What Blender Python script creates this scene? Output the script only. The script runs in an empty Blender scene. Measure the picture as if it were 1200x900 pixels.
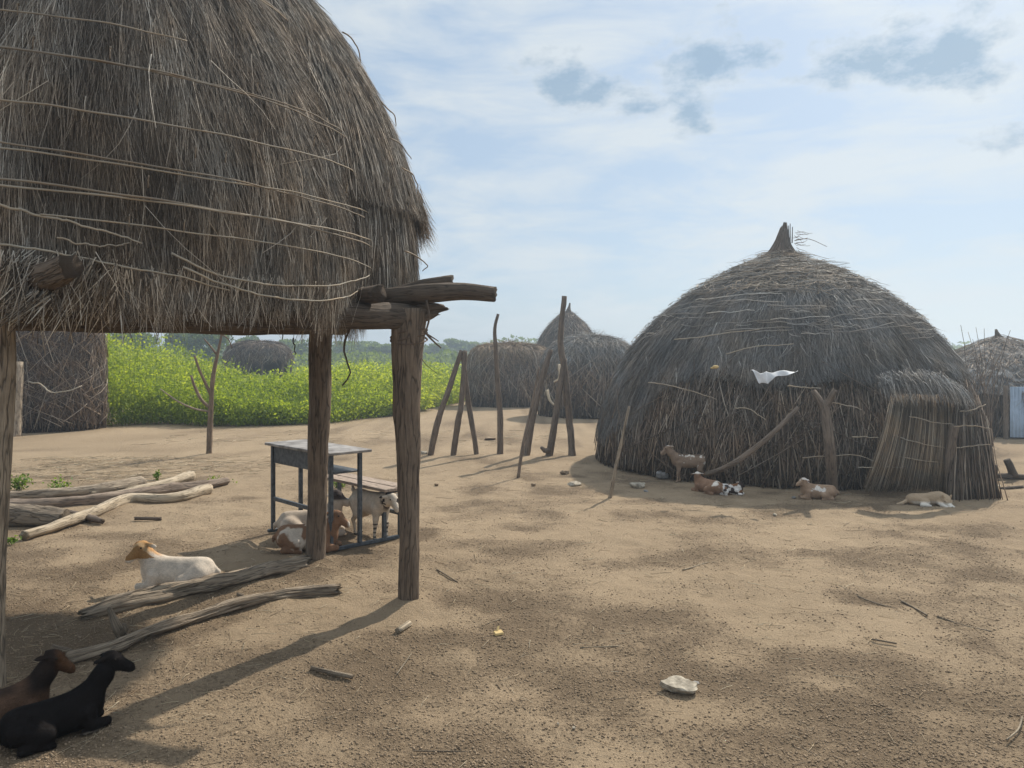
import bpy, math, random
import numpy as np

rng = np.random.default_rng(7)
random.seed(7)
SC = bpy.context.scene
COL = SC.collection
PI = math.pi
H, FPX, HY, CX = 1.6, 890.0, 420.0, 600.0      # eye height, focal length and horizon row of a 1200 x 900 frame


# ------------------------------------------------------------------ measuring
def G(px, py):
    """ground point seen at a pixel"""
    d = H * FPX / (py - HY)
    return np.array([(px - CX) * d / FPX, d, 0.0])


def P(px, py, d):
    """point seen at a pixel, at depth d metres"""
    return np.array([(px - CX) * d / FPX, d, H - (py - HY) * d / FPX])


def unit(v):
    v = np.asarray(v, float)
    return v / np.maximum(np.linalg.norm(v, axis=-1, keepdims=True), 1e-9)


# ------------------------------------------------------------------ noise
def _hash(ix, iy, iz):
    h = (ix.astype(np.int64) * 374761393 + iy.astype(np.int64) * 668265263 + iz.astype(np.int64) * 2147483647) & 0xFFFFFFFF
    h = ((h ^ (h >> 13)) * 1274126177) & 0xFFFFFFFF
    h = ((h ^ (h >> 16)) * 2246822519) & 0xFFFFFFFF
    return (h & 0xFFFFFF) / float(0xFFFFFF)


def vnoise(p):
    p = np.asarray(p, float)
    i = np.floor(p).astype(np.int64)
    f = p - i
    f = f * f * (3 - 2 * f)
    r = 0
    for dx in (0, 1):
        for dy in (0, 1):
            for dz in (0, 1):
                w = (f[..., 0] if dx else 1 - f[..., 0]) * (f[..., 1] if dy else 1 - f[..., 1]) * (f[..., 2] if dz else 1 - f[..., 2])
                r = r + w * _hash(i[..., 0] + dx, i[..., 1] + dy, i[..., 2] + dz)
    return r


def fbm(p, octv=4, gain=0.5):
    p = np.asarray(p, float)
    a, s, t = 1.0, 0.0, 0.0
    for o in range(octv):
        s = s + a * vnoise(p * (2.03 ** o) + 17.3 * o)
        t += a
        a *= gain
    return s / t


def sm(x, a, b):
    t = np.clip((x - a) / (b - a), 0, 1)
    return t * t * (3 - 2 * t)


# ------------------------------------------------------------------ mesh building
class MB:
    def __init__(self):
        self.V, self.F, self.T, self.GR, self.C = [], [], [], [], []
        self.n = 0

    def add(self, V, F, tint=None, grain=None, coat=None):
        V = np.asarray(V, float).reshape(-1, 3)
        n = len(V)
        self.V.append(V)
        for f in (F if isinstance(F, list) else [F]):
            f = np.asarray(f, np.int64)
            if len(f):
                self.F.append(f + self.n)
        self.T.append(np.full(n, 0.5) if tint is None else np.broadcast_to(np.asarray(tint, float), (n,)))
        self.GR.append(V if grain is None else np.asarray(grain, float).reshape(-1, 3))
        self.C.append(coat if coat is not None else np.zeros((n, 3)))
        self.n += n

    def build(self, name, mat, parent=None, smooth=True):
        V = np.concatenate(self.V)
        if parent is not None:
            V = V - np.array(wloc(parent))
        me = bpy.data.meshes.new(name)
        me.vertices.add(len(V))
        me.vertices.foreach_set('co', V.astype(np.float32).ravel())
        nl = sum(f.size for f in self.F)
        npoly = sum(len(f) for f in self.F)
        me.loops.add(nl)
        me.polygons.add(npoly)
        me.loops.foreach_set('vertex_index', np.concatenate([f.ravel() for f in self.F]).astype(np.int32))
        sizes = np.concatenate([np.full(len(f), f.shape[1]) for f in self.F])
        starts = np.concatenate([[0], np.cumsum(sizes)[:-1]])
        me.polygons.foreach_set('loop_start', starts.astype(np.int32))
        me.polygons.foreach_set('use_smooth', np.full(npoly, bool(smooth)))
        a = me.attributes.new('tint', 'FLOAT', 'POINT')
        a.data.foreach_set('value', np.concatenate(self.T).astype(np.float32))
        a = me.attributes.new('grain', 'FLOAT_VECTOR', 'POINT')
        a.data.foreach_set('vector', np.concatenate(self.GR).astype(np.float32).ravel())
        if any(c.any() for c in self.C):
            c = np.concatenate(self.C)
            c4 = np.concatenate([c, np.ones((len(c), 1))], 1)
            a = me.attributes.new('coat', 'FLOAT_COLOR', 'POINT')
            a.data.foreach_set('color', c4.astype(np.float32).ravel())
        me.update(calc_edges=True)
        me.validate()
        me.materials.append(mat)
        o = bpy.data.objects.new(name, me)
        COL.objects.link(o)
        if parent is not None:
            o.parent = parent
        return o


def wloc(o):
    l = np.zeros(3)
    while o is not None:
        l = l + np.array(o.location)
        o = o.parent
    return l


def tag(o, label, cat, group=None):
    o['label'] = label
    o['category'] = cat
    if group:
        o['group'] = group
    return o


def thing(name, label, cat, loc, group=None):
    o = bpy.data.objects.new(name, None)
    COL.objects.link(o)
    o.empty_display_size = 0.2
    o.location = tuple(float(x) for x in loc)
    return tag(o, label, cat, group)


def solo(mb, name, mat, label, cat, group=None, smooth=True):
    """a thing that is one mesh: origin moved to its base"""
    V = np.concatenate(mb.V)
    base = np.array([(V[:, 0].min() + V[:, 0].max()) / 2, (V[:, 1].min() + V[:, 1].max()) / 2, V[:, 2].min()])
    mb.V = [v - base for v in mb.V]
    o = mb.build(name, mat, None, smooth)
    o.location = tuple(base)
    return tag(o, label, cat, group)


def ribbons(mb, Pts, W, side, tint):
    """n centre lines of k points -> flat blades"""
    n, k, _ = Pts.shape
    W = np.asarray(W, float)
    if W.ndim == 1:
        taper = np.linspace(1, 0.35, k)
        W = W[:, None] * taper[None]
    off = side[:, None, :] * W[..., None] * 0.5
    V = np.stack([Pts - off, Pts + off], 2).reshape(-1, 3)
    base = (np.arange(n) * k * 2)[:, None]
    j = np.arange(k - 1)[None] * 2
    a = (base + j)
    F = np.stack([a, a + 1, a + 3, a + 2], -1).reshape(-1, 4)
    mb.add(V, F, np.repeat(tint, k * 2))


def tubes(mb, Pts, R, tint, sides=4):
    """n paths of k points -> thin round sticks (open ends closed to a point by the taper)"""
    n, k, _ = Pts.shape
    R = np.asarray(R, float)
    if R.ndim == 1:
        R = R[:, None] * np.linspace(1, 0.6, k)[None]
    T = np.empty_like(Pts)
    T[:, 1:-1] = Pts[:, 2:] - Pts[:, :-2]
    T[:, 0] = Pts[:, 1] - Pts[:, 0]
    T[:, -1] = Pts[:, -1] - Pts[:, -2]
    T = unit(T)
    ref = np.where(np.abs(T[:, :1, 2:3]) > 0.8, np.array([1.0, 0, 0]), np.array([0, 0, 1.0]))
    A = unit(np.cross(T, np.broadcast_to(ref, T.shape)))
    B = np.cross(T, A)
    an = np.arange(sides) * 2 * PI / sides
    ring = A[:, :, None] * np.cos(an)[None, None, :, None] + B[:, :, None] * np.sin(an)[None, None, :, None]
    V = Pts[:, :, None] + ring * R[:, :, None, None]
    ln = np.cumsum(np.concatenate([np.zeros((n, 1)), np.linalg.norm(np.diff(Pts, axis=1), axis=2)], 1), 1)
    gr = np.empty(V.shape)
    gr[..., 0] = np.cos(an) * R.mean()
    gr[..., 1] = np.sin(an) * R.mean()
    gr[..., 2] = (ln * 0.12 + rng.random((n, 1)) * 50)[:, :, None]
    base = (np.arange(n) * k * sides)[:, None, None]
    j = (np.arange(k - 1) * sides)[None, :, None]
    i = np.arange(sides)[None, None]
    i2 = (i + 1) % sides
    F = np.stack([base + j + i, base + j + i2, base + j + sides + i2, base + j + sides + i], -1).reshape(-1, 4)
    fs = [F]
    cap0 = ((np.arange(n) * k * sides)[:, None] + np.arange(sides)[::-1][None])
    cap1 = ((np.arange(n) * k * sides + (k - 1) * sides)[:, None] + np.arange(sides)[None])
    fs += [cap0, cap1]
    mb.add(V.reshape(-1, 3), fs, np.repeat(tint, k * sides), gr.reshape(-1, 3))


def smooth_path(pts, step):
    pts = np.asarray(pts, float)
    if len(pts) == 2:
        n = max(2, int(np.linalg.norm(pts[1] - pts[0]) / step) + 1)
        return pts[0] + (pts[1] - pts[0]) * np.linspace(0, 1, n)[:, None], np.linspace(0, 1, n)
    e = np.concatenate([[2 * pts[0] - pts[1]], pts, [2 * pts[-1] - pts[-2]]])
    out, par = [], []
    m = len(pts) - 1
    for i in range(m):
        p0, p1, p2, p3 = e[i], e[i + 1], e[i + 2], e[i + 3]
        n = max(2, int(np.linalg.norm(p2 - p1) / step) + 1)
        for t in np.linspace(0, 1, n, endpoint=(i == m - 1)):
            out.append(0.5 * ((2 * p1) + (-p0 + p2) * t + (2 * p0 - 5 * p1 + 4 * p2 - p3) * t * t + (-p0 + 3 * p1 - 3 * p2 + p3) * t ** 3))
            par.append((i + t) / m)
    return np.array(out), np.array(par)


def log(mb, pts, radii, sides=14, step=0.05, rough=0.10, tint=None, seed=None, ragged=0.0):
    """a weathered round timber along a bent path, with lumps, grooves and cut ends"""
    seed = random.random() * 100 if seed is None else seed
    C, par = smooth_path(pts, step)
    R = np.interp(par, np.linspace(0, 1, len(radii)), radii)
    k = len(C)
    T = unit(np.gradient(C, axis=0))
    ref = np.array([0, 0, 1.0]) if abs(T[0, 2]) < 0.8 else np.array([1.0, 0, 0])
    A = unit(np.cross(T, ref))
    B = np.cross(T, A)
    an = np.arange(sides) * 2 * PI / sides
    ln = np.concatenate([[0], np.cumsum(np.linalg.norm(np.diff(C, axis=0), axis=1))])
    q = np.stack(np.broadcast_arrays(np.cos(an)[None] * 1.3 + seed, np.sin(an)[None] * 1.3 + seed * 0.7, ln[:, None] * 5.0 / 1.0), -1)
    q2 = np.stack(np.broadcast_arrays(np.cos(an)[None] * 3.2 + seed, np.sin(an)[None] * 3.2, ln[:, None] * 2.0 + seed), -1)
    f = 1 + rough * 2 * (fbm(q, 3) - 0.5) * 1.6 + rough * 1.6 * (vnoise(q2) - 0.5)
    q3 = np.stack(np.broadcast_arrays(np.cos(an)[None] * 5.5 + seed, np.sin(an)[None] * 5.5 + 3, ln[:, None] * 1.5 + seed), -1)
    f = f - rough * 1.1 * np.clip(fbm(q3, 2) - 0.5, 0, 1) * 2
    wob = (fbm(np.stack([ln * 1.6 + seed, ln * 0 + 3.1, ln * 0], -1), 2) - 0.5)[:, None] * A * np.mean(R) * 0.6 + (fbm(np.stack([ln * 1.6, ln * 0 + seed, ln * 0 + 9], -1), 2) - 0.5)[:, None] * B * np.mean(R) * 0.5
    ring = A[:, None] * np.cos(an)[None, :, None] + B[:, None] * np.sin(an)[None, :, None]
    V = (C + wob)[:, None] + ring * (R[:, None] * f)[..., None]
    if ragged:
        V[-1] += T[-1] * (ragged * (rng.random((sides, 1)) - 0.3))
        V[0] -= T[0] * (ragged * (rng.random((sides, 1)) - 0.3))
    gr = np.empty(V.shape)
    gr[..., 0] = np.cos(an)[None] * 0.08 + seed
    gr[..., 1] = np.sin(an)[None] * 0.08
    gr[..., 2] = (ln * 0.12)[:, None]
    j = (np.arange(k - 1) * sides)[:, None]
    i = np.arange(sides)[None]
    i2 = (i + 1) % sides
    F = np.stack([j + i, j + i2, j + sides + i2, j + sides + i], -1).reshape(-1, 4)
    V = V.reshape(-1, 3)
    gr = gr.reshape(-1, 3)
    n0 = len(V)
    c0 = V[:sides].mean(0) - T[0] * R[0] * 0.06
    c1 = V[-sides:].mean(0) + T[-1] * R[-1] * 0.06
    V = np.concatenate([V, [c0, c1]])
    gr = np.concatenate([gr, [gr[0] * 1.1, gr[-1] * 1.1]])
    ii = np.arange(sides)
    f0 = np.stack([np.full(sides, n0), (ii + 1) % sides, ii], -1)
    f1 = np.stack([np.full(sides, n0 + 1), (k - 1) * sides + ii, (k - 1) * sides + (ii + 1) % sides], -1)
    mb.add(V, [F, f0, f1], 0.5 if tint is None else tint, gr)


def box(mb, c, ax, ay, az, sx, sy, sz, bev=0.004, tint=0.5):
    """bevelled bar / board: centre, three axes, three full sizes"""
    c, ax, ay, az = (np.asarray(v, float) for v in (c, ax, ay, az))
    hx, hy, hz = sx / 2, sy / 2, sz / 2
    b = min(bev, hx * 0.4, hy * 0.4, hz * 0.4)
    V, ids = [], {}
    for X in (-1, 1):
        for Y in (-1, 1):
            for Z in (-1, 1):
                for w in range(3):
                    p = [X * (hx - b), Y * (hy - b), Z * (hz - b)]
                    p[w] = (X * hx, Y * hy, Z * hz)[w]
                    ids[(X, Y, Z, w)] = len(V)
                    V.append(c + ax * p[0] + ay * p[1] + az * p[2])
    quads, tris = [], []
    for w in range(3):
        o = [a for a in range(3) if a != w]
        for s in (-1, 1):
            q = []
            for (u, v) in ((-1, -1), (1, -1), (1, 1), (-1, 1)):
                k = [0, 0, 0]
                k[w], k[o[0]], k[o[1]] = s, u, v
                q.append(ids[(k[0], k[1], k[2], w)])
            quads.append(q)
    for w in range(3):
        o = [a for a in range(3) if a != w]
        for u in (-1, 1):
            for v in (-1, 1):
                q = []
                for s, ww in ((-1, o[0]), (1, o[0]), (1, o[1]), (-1, o[1])):
                    k = [0, 0, 0]
                    k[w], k[o[0]], k[o[1]] = s, u, v
                    q.append(ids[(k[0], k[1], k[2], ww)])
                quads.append(q)
    for X in (-1, 1):
        for Y in (-1, 1):
            for Z in (-1, 1):
                tris.append([ids[(X, Y, Z, w)] for w in range(3)])
    mb.add(np.array(V), [np.array(quads), np.array(tris)], tint)


def rock(mb, c, r, seed, sub=24, flat=1.0, tint=0.5, rot=0.0, facets=0.5):
    """lumpy stone with broken facets"""
    nu, nv = sub, sub // 2
    u = np.arange(nu) * 2 * PI / nu
    v = np.linspace(0.02, PI - 0.02, nv)
    U, Vv = np.meshgrid(u, v)
    d = np.stack([np.sin(Vv) * np.cos(U), np.sin(Vv) * np.sin(U), np.cos(Vv)], -1)
    rs = np.random.default_rng(int(seed))
    m = np.ones(d.shape[:2])
    for q in range(10):
        n = unit(rs.normal(size=3)) if q else np.array([0.1, -0.12, 0.98])
        k = rs.uniform(0.5, 0.85) if q else 0.55
        dn = d @ n
        m = np.minimum(m, np.where(dn > 0.05, k / np.maximum(dn, 0.05), 9))
    m = m * facets + (1 - facets) + (fbm(d * 2.2 + seed, 3) - 0.5) * 0.22
    p = d * m[..., None] * np.asarray(r)
    cs, sn = math.cos(rot), math.sin(rot)
    p = np.stack([p[..., 0] * cs - p[..., 1] * sn, p[..., 0] * sn + p[..., 1] * cs, p[..., 2]], -1)
    Vt = p.reshape(-1, 3) + np.asarray(c)
    j = (np.arange(nv - 1) * nu)[:, None]
    i = np.arange(nu)[None]
    i2 = (i + 1) % nu
    F = np.stack([j + i, j + nu + i, j + nu + i2, j + i2], -1).reshape(-1, 4)
    mb.add(Vt, [F, np.arange(nu)[None], ((nv - 1) * nu + np.arange(nu)[::-1])[None]], tint)


# ------------------------------------------------------------------ materials
def new_mat(name):
    m = bpy.data.materials.new(name)
    m.use_nodes = True
    nt = m.node_tree
    for n in list(nt.nodes):
        nt.nodes.remove(n)
    out = nt.nodes.new('ShaderNodeOutputMaterial')
    b = nt.nodes.new('ShaderNodeBsdfPrincipled')
    nt.links.new(b.outputs[0], out.inputs[0])
    b.inputs['Specular IOR Level'].default_value = 0.25
    return m, nt, b, out


def node(nt, typ, **kw):
    n = nt.nodes.new(typ)
    for k, v in kw.items():
        if k.startswith('i_'):
            n.inputs[k[2:].replace('_', ' ')].default_value = v
        else:
            setattr(n, k, v)
    return n


def ramp(nt, fac, stops):
    r = nt.nodes.new('ShaderNodeValToRGB')
    e = r.color_ramp.elements
    while len(e) < len(stops):
        e.new(0.5)
    for i, (p, c) in enumerate(stops):
        e[i].position = p
        e[i].color = (c[0], c[1], c[2], 1)
    nt.links.new(fac, r.inputs[0])
    return r.outputs[0]


def attr(nt, name):
    a = nt.nodes.new('ShaderNodeAttribute')
    a.attribute_name = name
    return a


def noise(nt, vec, scale, detail=4, rough=0.55, dist=0.0):
    n = node(nt, 'ShaderNodeTexNoise')
    n.inputs['Scale'].default_value = scale
    n.inputs['Detail'].default_value = detail
    n.inputs['Roughness'].default_value = rough
    n.inputs['Distortion'].default_value = dist
    if vec is not None:
        nt.links.new(vec, n.inputs['Vector'])
    return n.outputs['Fac']


def math_n(nt, op, a, b=None, clamp=False):
    m = nt.nodes.new('ShaderNodeMath')
    m.operation = op
    m.use_clamp = clamp
    for i, v in enumerate((a, b)):
        if v is None:
            continue
        if isinstance(v, (int, float)):
            m.inputs[i].default_value = v
        else:
            nt.links.new(v, m.inputs[i])
    return m.outputs[0]


def mixc(nt, fac, a, b, blend='MIX'):
    m = nt.nodes.new('ShaderNodeMix')
    m.data_type = 'RGBA'
    m.blend_type = blend
    for idx, v in ((0, fac), (6, a), (7, b)):
        if isinstance(v, (int, float)):
            m.inputs[idx].default_value = v
        elif isinstance(v, (tuple, list)):
            m.inputs[idx].default_value = (v[0], v[1], v[2], 1)
        else:
            nt.links.new(v, m.inputs[idx])
    return m.outputs[2]


def bump(nt, b, h, strength, dist):
    n = nt.nodes.new('ShaderNodeBump')
    n.inputs['Strength'].default_value = strength
    n.inputs['Distance'].default_value = dist
    nt.links.new(h, n.inputs['Height'])
    nt.links.new(n.outputs[0], b.inputs['Normal'])


def objcoord(nt):
    return nt.nodes.new('ShaderNodeTexCoord').outputs['Object']


def straw_mat(name, stops, mottle=0.5, mscale=2.5, translucent=0.0):
    m, nt, b, out = new_mat(name)
    c = ramp(nt, attr(nt, 'tint').outputs['Fac'], stops)
    n = noise(nt, objcoord(nt), mscale, 4)
    f = math_n(nt, 'ADD', math_n(nt, 'MULTIPLY', n, 2 * mottle), 1 - mottle)
    c2 = mixc(nt, 1.0, c, f, 'MULTIPLY')
    hue = ramp(nt, noise(nt, objcoord(nt), mscale * 1.7, 5, 0.6), [(0.36, (1.06, 0.98, 0.89)), (0.64, (0.93, 1.0, 1.08))])
    c2 = mixc(nt, 0.9, c2, hue, 'MULTIPLY')
    nt.links.new(c2, b.inputs['Base Color'])
    b.inputs['Roughness'].default_value = 0.75
    b.inputs['Specular IOR Level'].default_value = 0.2
    if translucent:
        t = nt.nodes.new('ShaderNodeBsdfTranslucent')
        nt.links.new(c2, t.inputs['Color'])
        mx = nt.nodes.new('ShaderNodeMixShader')
        mx.inputs[0].default_value = translucent
        nt.links.new(b.outputs[0], mx.inputs[1])
        nt.links.new(t.outputs[0], mx.inputs[2])
        nt.links.new(mx.outputs[0], out.inputs[0])
    return m


def wood_mat(name, dark, light, grey=0.5, bumpd=0.006):
    m, nt, b, out = new_mat(name)
    g = attr(nt, 'grain').outputs['Vector']
    n1 = noise(nt, g, 60, 5, 0.65)
    n2 = noise(nt, g, 9, 3)
    n3 = noise(nt, objcoord(nt), 7, 4)
    n4 = noise(nt, g, 26, 2, 0.5)
    crack = ramp(nt, math_n(nt, 'ABSOLUTE', math_n(nt, 'SUBTRACT', n4, 0.5)), [(0.0, (0.25, 0.25, 0.25)), (0.035, (1, 1, 1))])
    s = math_n(nt, 'ADD', math_n(nt, 'MULTIPLY', n1, 0.6), math_n(nt, 'MULTIPLY', n2, 0.25))
    s = math_n(nt, 'ADD', s, math_n(nt, 'MULTIPLY', n3, 0.3))
    mid = tuple((a + c) / 2 for a, c in zip(dark, light))
    c = ramp(nt, s, [(0.36, dark), (0.55, mid), (0.76, light)])
    t = attr(nt, 'tint').outputs['Fac']
    c = mixc(nt, 1.0, c, math_n(nt, 'ADD', math_n(nt, 'MULTIPLY', t, 0.9), 0.55), 'MULTIPLY')
    c = mixc(nt, 0.75, c, crack, 'MULTIPLY')
    nt.links.new(c, b.inputs['Base Color'])
    b.inputs['Roughness'].default_value = 0.85
    bump(nt, b, math_n(nt, 'ADD', math_n(nt, 'ADD', n1, math_n(nt, 'MULTIPLY', n2, 0.8)), math_n(nt, 'MULTIPLY', crack, 0.6)), 1.0, bumpd)
    return m


def plain_mat(name, col, var=0.2, scale=20, rough=0.8, metal=0.0, bumpd=0.0, col2=None):
    m, nt, b, out = new_mat(name)
    n = noise(nt, objcoord(nt), scale, 5)
    lo = tuple(x * (1 - var) for x in (col2 or col))
    hi = tuple(min(1, x * (1 + var)) for x in col)
    c = ramp(nt, n, [(0.35, lo), (0.65, hi)])
    nt.links.new(c, b.inputs['Base Color'])
    b.inputs['Roughness'].default_value = rough
    b.inputs['Metallic'].default_value = metal
    if bumpd:
        bump(nt, b, n, 0.8, bumpd)
    return m


def leaf_mat(name, stops, trans=0.45):
    m, nt, b, out = new_mat(name)
    c = ramp(nt, attr(nt, 'tint').outputs['Fac'], stops)
    nt.links.new(c, b.inputs['Base Color'])
    b.inputs['Roughness'].default_value = 0.6
    b.inputs['Specular IOR Level'].default_value = 0.3
    t = nt.nodes.new('ShaderNodeBsdfTranslucent')
    ct = mixc(nt, 1.0, c, (1.35, 1.25, 0.5), 'MULTIPLY')
    nt.links.new(ct, t.inputs['Color'])
    mx = nt.nodes.new('ShaderNodeMixShader')
    mx.inputs[0].default_value = trans
    nt.links.new(b.outputs[0], mx.inputs[1])
    nt.links.new(t.outputs[0], mx.inputs[2])
    nt.links.new(mx.outputs[0], out.inputs[0])
    return m


def coat_mat(name):
    m, nt, b, out = new_mat(name)
    c = attr(nt, 'coat').outputs['Color']
    oc = objcoord(nt)
    mp = node(nt, 'ShaderNodeMapping')
    nt.links.new(oc, mp.inputs[0])
    mp.inputs['Scale'].default_value = (60, 220, 160)
    n = noise(nt, mp.outputs[0], 1.0, 4)
    n2 = noise(nt, oc, 14, 3)
    n3 = noise(nt, oc, 45, 4, 0.7)
    f = math_n(nt, 'ADD', math_n(nt, 'MULTIPLY', n, 0.7), math_n(nt, 'ADD', math_n(nt, 'MULTIPLY', n2, 0.6), math_n(nt, 'MULTIPLY', n3, 0.5)))
    f = math_n(nt, 'ADD', f, 0.1)
    nt.links.new(mixc(nt, 1.0, c, f, 'MULTIPLY'), b.inputs['Base Color'])
    b.inputs['Roughness'].default_value = 0.7
    b.inputs['Specular IOR Level'].default_value = 0.05
    bump(nt, b, n, 0.35, 0.004)
    return m


M = {}
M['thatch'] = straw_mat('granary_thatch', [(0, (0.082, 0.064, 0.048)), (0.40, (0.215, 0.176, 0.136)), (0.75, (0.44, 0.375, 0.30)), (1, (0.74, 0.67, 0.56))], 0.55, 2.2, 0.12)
M['hutthatch'] = straw_mat('hut_thatch', [(0, (0.095, 0.086, 0.076)), (0.5, (0.225, 0.207, 0.186)), (0.85, (0.36, 0.335, 0.30)), (1, (0.56, 0.53, 0.475))], 0.5, 1.6, 0.08)
M['brush'] = straw_mat('brushwood', [(0, (0.058, 0.043, 0.032)), (0.5, (0.165, 0.122, 0.088)), (0.85, (0.30, 0.232, 0.175)), (1, (0.46, 0.385, 0.30))], 0.45, 1.5)
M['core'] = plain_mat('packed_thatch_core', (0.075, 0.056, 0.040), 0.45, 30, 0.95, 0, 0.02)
M['reed'] = straw_mat('reed_mat', [(0, (0.10, 0.075, 0.052)), (0.5, (0.23, 0.178, 0.125)), (1, (0.42, 0.34, 0.25))], 0.5, 3.0)
M['binding'] = straw_mat('withies', [(0, (0.15, 0.12, 0.085)), (0.5, (0.27, 0.22, 0.165)), (1, (0.44, 0.38, 0.29))], 0.4, 4)
M['straw'] = straw_mat('loose_straw', [(0, (0.28, 0.21, 0.14)), (0.5, (0.46, 0.37, 0.25)), (1, (0.68, 0.58, 0.42))], 0.2, 4, 0.3)
M['topstraw'] = straw_mat('brown_top_straw', [(0, (0.13, 0.088, 0.055)), (0.5, (0.26, 0.19, 0.12)), (1, (0.42, 0.32, 0.21))], 0.3, 2)
M['post'] = wood_mat('weathered_post', (0.062, 0.044, 0.031), (0.265, 0.20, 0.145), bumpd=0.012)
M['beam'] = wood_mat('dark_beam', (0.045, 0.032, 0.024), (0.15, 0.115, 0.085))
M['log'] = wood_mat('grey_log', (0.10, 0.074, 0.052), (0.50, 0.40, 0.29), bumpd=0.014)
M['palelog'] = wood_mat('pale_log', (0.24, 0.185, 0.125), (0.56, 0.46, 0.33))
M['pole'] = wood_mat('thin_pole', (0.085, 0.062, 0.046), (0.26, 0.20, 0.15))
M['bark'] = wood_mat('sapling_bark', (0.11, 0.075, 0.05), (0.30, 0.22, 0.15))
M['metal'] = plain_mat('painted_frame', (0.085, 0.095, 0.105), 0.35, 30, 0.5, 0.3, 0.001)
M['board'] = wood_mat('desk_board', (0.20, 0.15, 0.115), (0.42, 0.33, 0.26), bumpd=0.001)
M['slate'] = plain_mat('desk_worktop', (0.30, 0.28, 0.26), 0.25, 9, 0.55, 0, 0.001, (0.20, 0.175, 0.155))
M['stone'] = plain_mat('pale_stone', (0.36, 0.315, 0.245), 0.3, 25, 0.9, 0, 0.006, (0.27, 0.23, 0.175))
M['greystone'] = plain_mat('grey_stone', (0.24, 0.23, 0.22), 0.3, 25, 0.9, 0, 0.01)
M['dung'] = plain_mat('droppings', (0.29, 0.215, 0.142), 0.3, 60, 0.95, 0, 0.0, (0.20, 0.146, 0.096))
M['cloth'] = plain_mat('white_sheet', (0.66, 0.66, 0.66), 0.1, 12, 0.8)
M['yellow'] = plain_mat('yellow_rag', (0.60, 0.44, 0.20), 0.2, 12, 0.8)
M['tin'] = plain_mat('tin_sheet', (0.36, 0.43, 0.51), 0.15, 5, 0.5, 0.3)
M['coat'] = coat_mat('short_coat')
M['eye'] = plain_mat('eye', (0.02, 0.015, 0.01), 0.1, 10, 0.15)
M['field'] = leaf_mat('crop_leaves', [(0, (0.11, 0.17, 0.022)), (0.5, (0.26, 0.35, 0.042)), (1, (0.46, 0.52, 0.10))], 0.58)
M['tree'] = leaf_mat('tree_leaves', [(0, (0.045, 0.075, 0.014)), (0.5, (0.11, 0.165, 0.030)), (1, (0.20, 0.27, 0.055))], 0.5)
M['weed'] = leaf_mat('weed_leaves', [(0, (0.06, 0.11, 0.02)), (0.5, (0.13, 0.22, 0.035)), (1, (0.26, 0.36, 0.08))], 0.4)
M['rag'] = None


def rag_mat():
    m, nt, b, out = new_mat('patched_roof')
    oc = objcoord(nt)
    v = node(nt, 'ShaderNodeTexVoronoi')
    v.inputs['Scale'].default_value = 7
    nt.links.new(oc, v.inputs['Vector'])
    c = ramp(nt, math_n(nt, 'ADD', math_n(nt, 'MULTIPLY', v.outputs['Distance'], 0.8), math_n(nt, 'MULTIPLY', noise(nt, oc, 11, 5), 0.6)),
             [(0.48, (0.045, 0.042, 0.04)), (0.72, (0.10, 0.097, 0.093)), (0.95, (0.28, 0.27, 0.255))])
    nt.links.new(c, b.inputs['Base Color'])
    b.inputs['Roughness'].default_value = 0.85
    bump(nt, b, noise(nt, oc, 16, 5), 0.8, 0.03)
    return m


M['rag'] = rag_mat()


def ground_mat():
    m, nt, b, out = new_mat('trodden_sand')
    oc = objcoord(nt)
    lit = attr(nt, 'tint').outputs['Fac']
    fine = noise(nt, oc, 46, 6, 0.7)
    grit = noise(nt, oc, 150, 3, 0.6)
    med = noise(nt, oc, 6, 5, 0.6)
    big = noise(nt, oc, 0.5, 4)
    k = math_n(nt, 'ADD', lit, math_n(nt, 'MULTIPLY', math_n(nt, 'SUBTRACT', fine, 0.5), 1.5))
    k = math_n(nt, 'ADD', k, math_n(nt, 'MULTIPLY', math_n(nt, 'SUBTRACT', med, 0.5), 0.5))
    k = math_n(nt, 'ADD', k, math_n(nt, 'MULTIPLY', math_n(nt, 'SUBTRACT', grit, 0.5), 0.7))
    sand = ramp(nt, math_n(nt, 'ADD', math_n(nt, 'MULTIPLY', big, 0.6), math_n(nt, 'MULTIPLY', med, 0.4)),
                [(0.3, (0.275, 0.203, 0.130)), (0.7, (0.400, 0.302, 0.198))])
    litc = ramp(nt, grit, [(0.3, (0.125, 0.090, 0.058)), (0.7, (0.225, 0.165, 0.106))])
    f = ramp(nt, k, [(0.34, (0, 0, 0)), (0.84, (1, 1, 1))])
    c = mixc(nt, f, sand, litc)
    nt.links.new(c, b.inputs['Base Color'])
    b.inputs['Roughness'].default_value = 0.95
    b.inputs['Specular IOR Level'].default_value = 0.1
    h = math_n(nt, 'ADD', math_n(nt, 'MULTIPLY', fine, 1.0), math_n(nt, 'MULTIPLY', grit, 0.5))
    h = math_n(nt, 'ADD', h, math_n(nt, 'MULTIPLY', med, 1.2))
    bump(nt, b, h, 1.0, 0.018)
    return m


M['ground'] = ground_mat()


# ------------------------------------------------------------------ camera, light, sky
cam = bpy.data.cameras.new('camera')
cam.sensor_width = 36
cam.lens = FPX / 1200 * 36
cam.shift_y = -(450 - HY) / 1200
cam.clip_start = 0.05
cam.clip_end = 6000
co = bpy.data.objects.new('camera', cam)
COL.objects.link(co)
co.location = (0, 0, H)
co.rotation_euler = (PI / 2, 0, 0)
SC.camera = co

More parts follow.
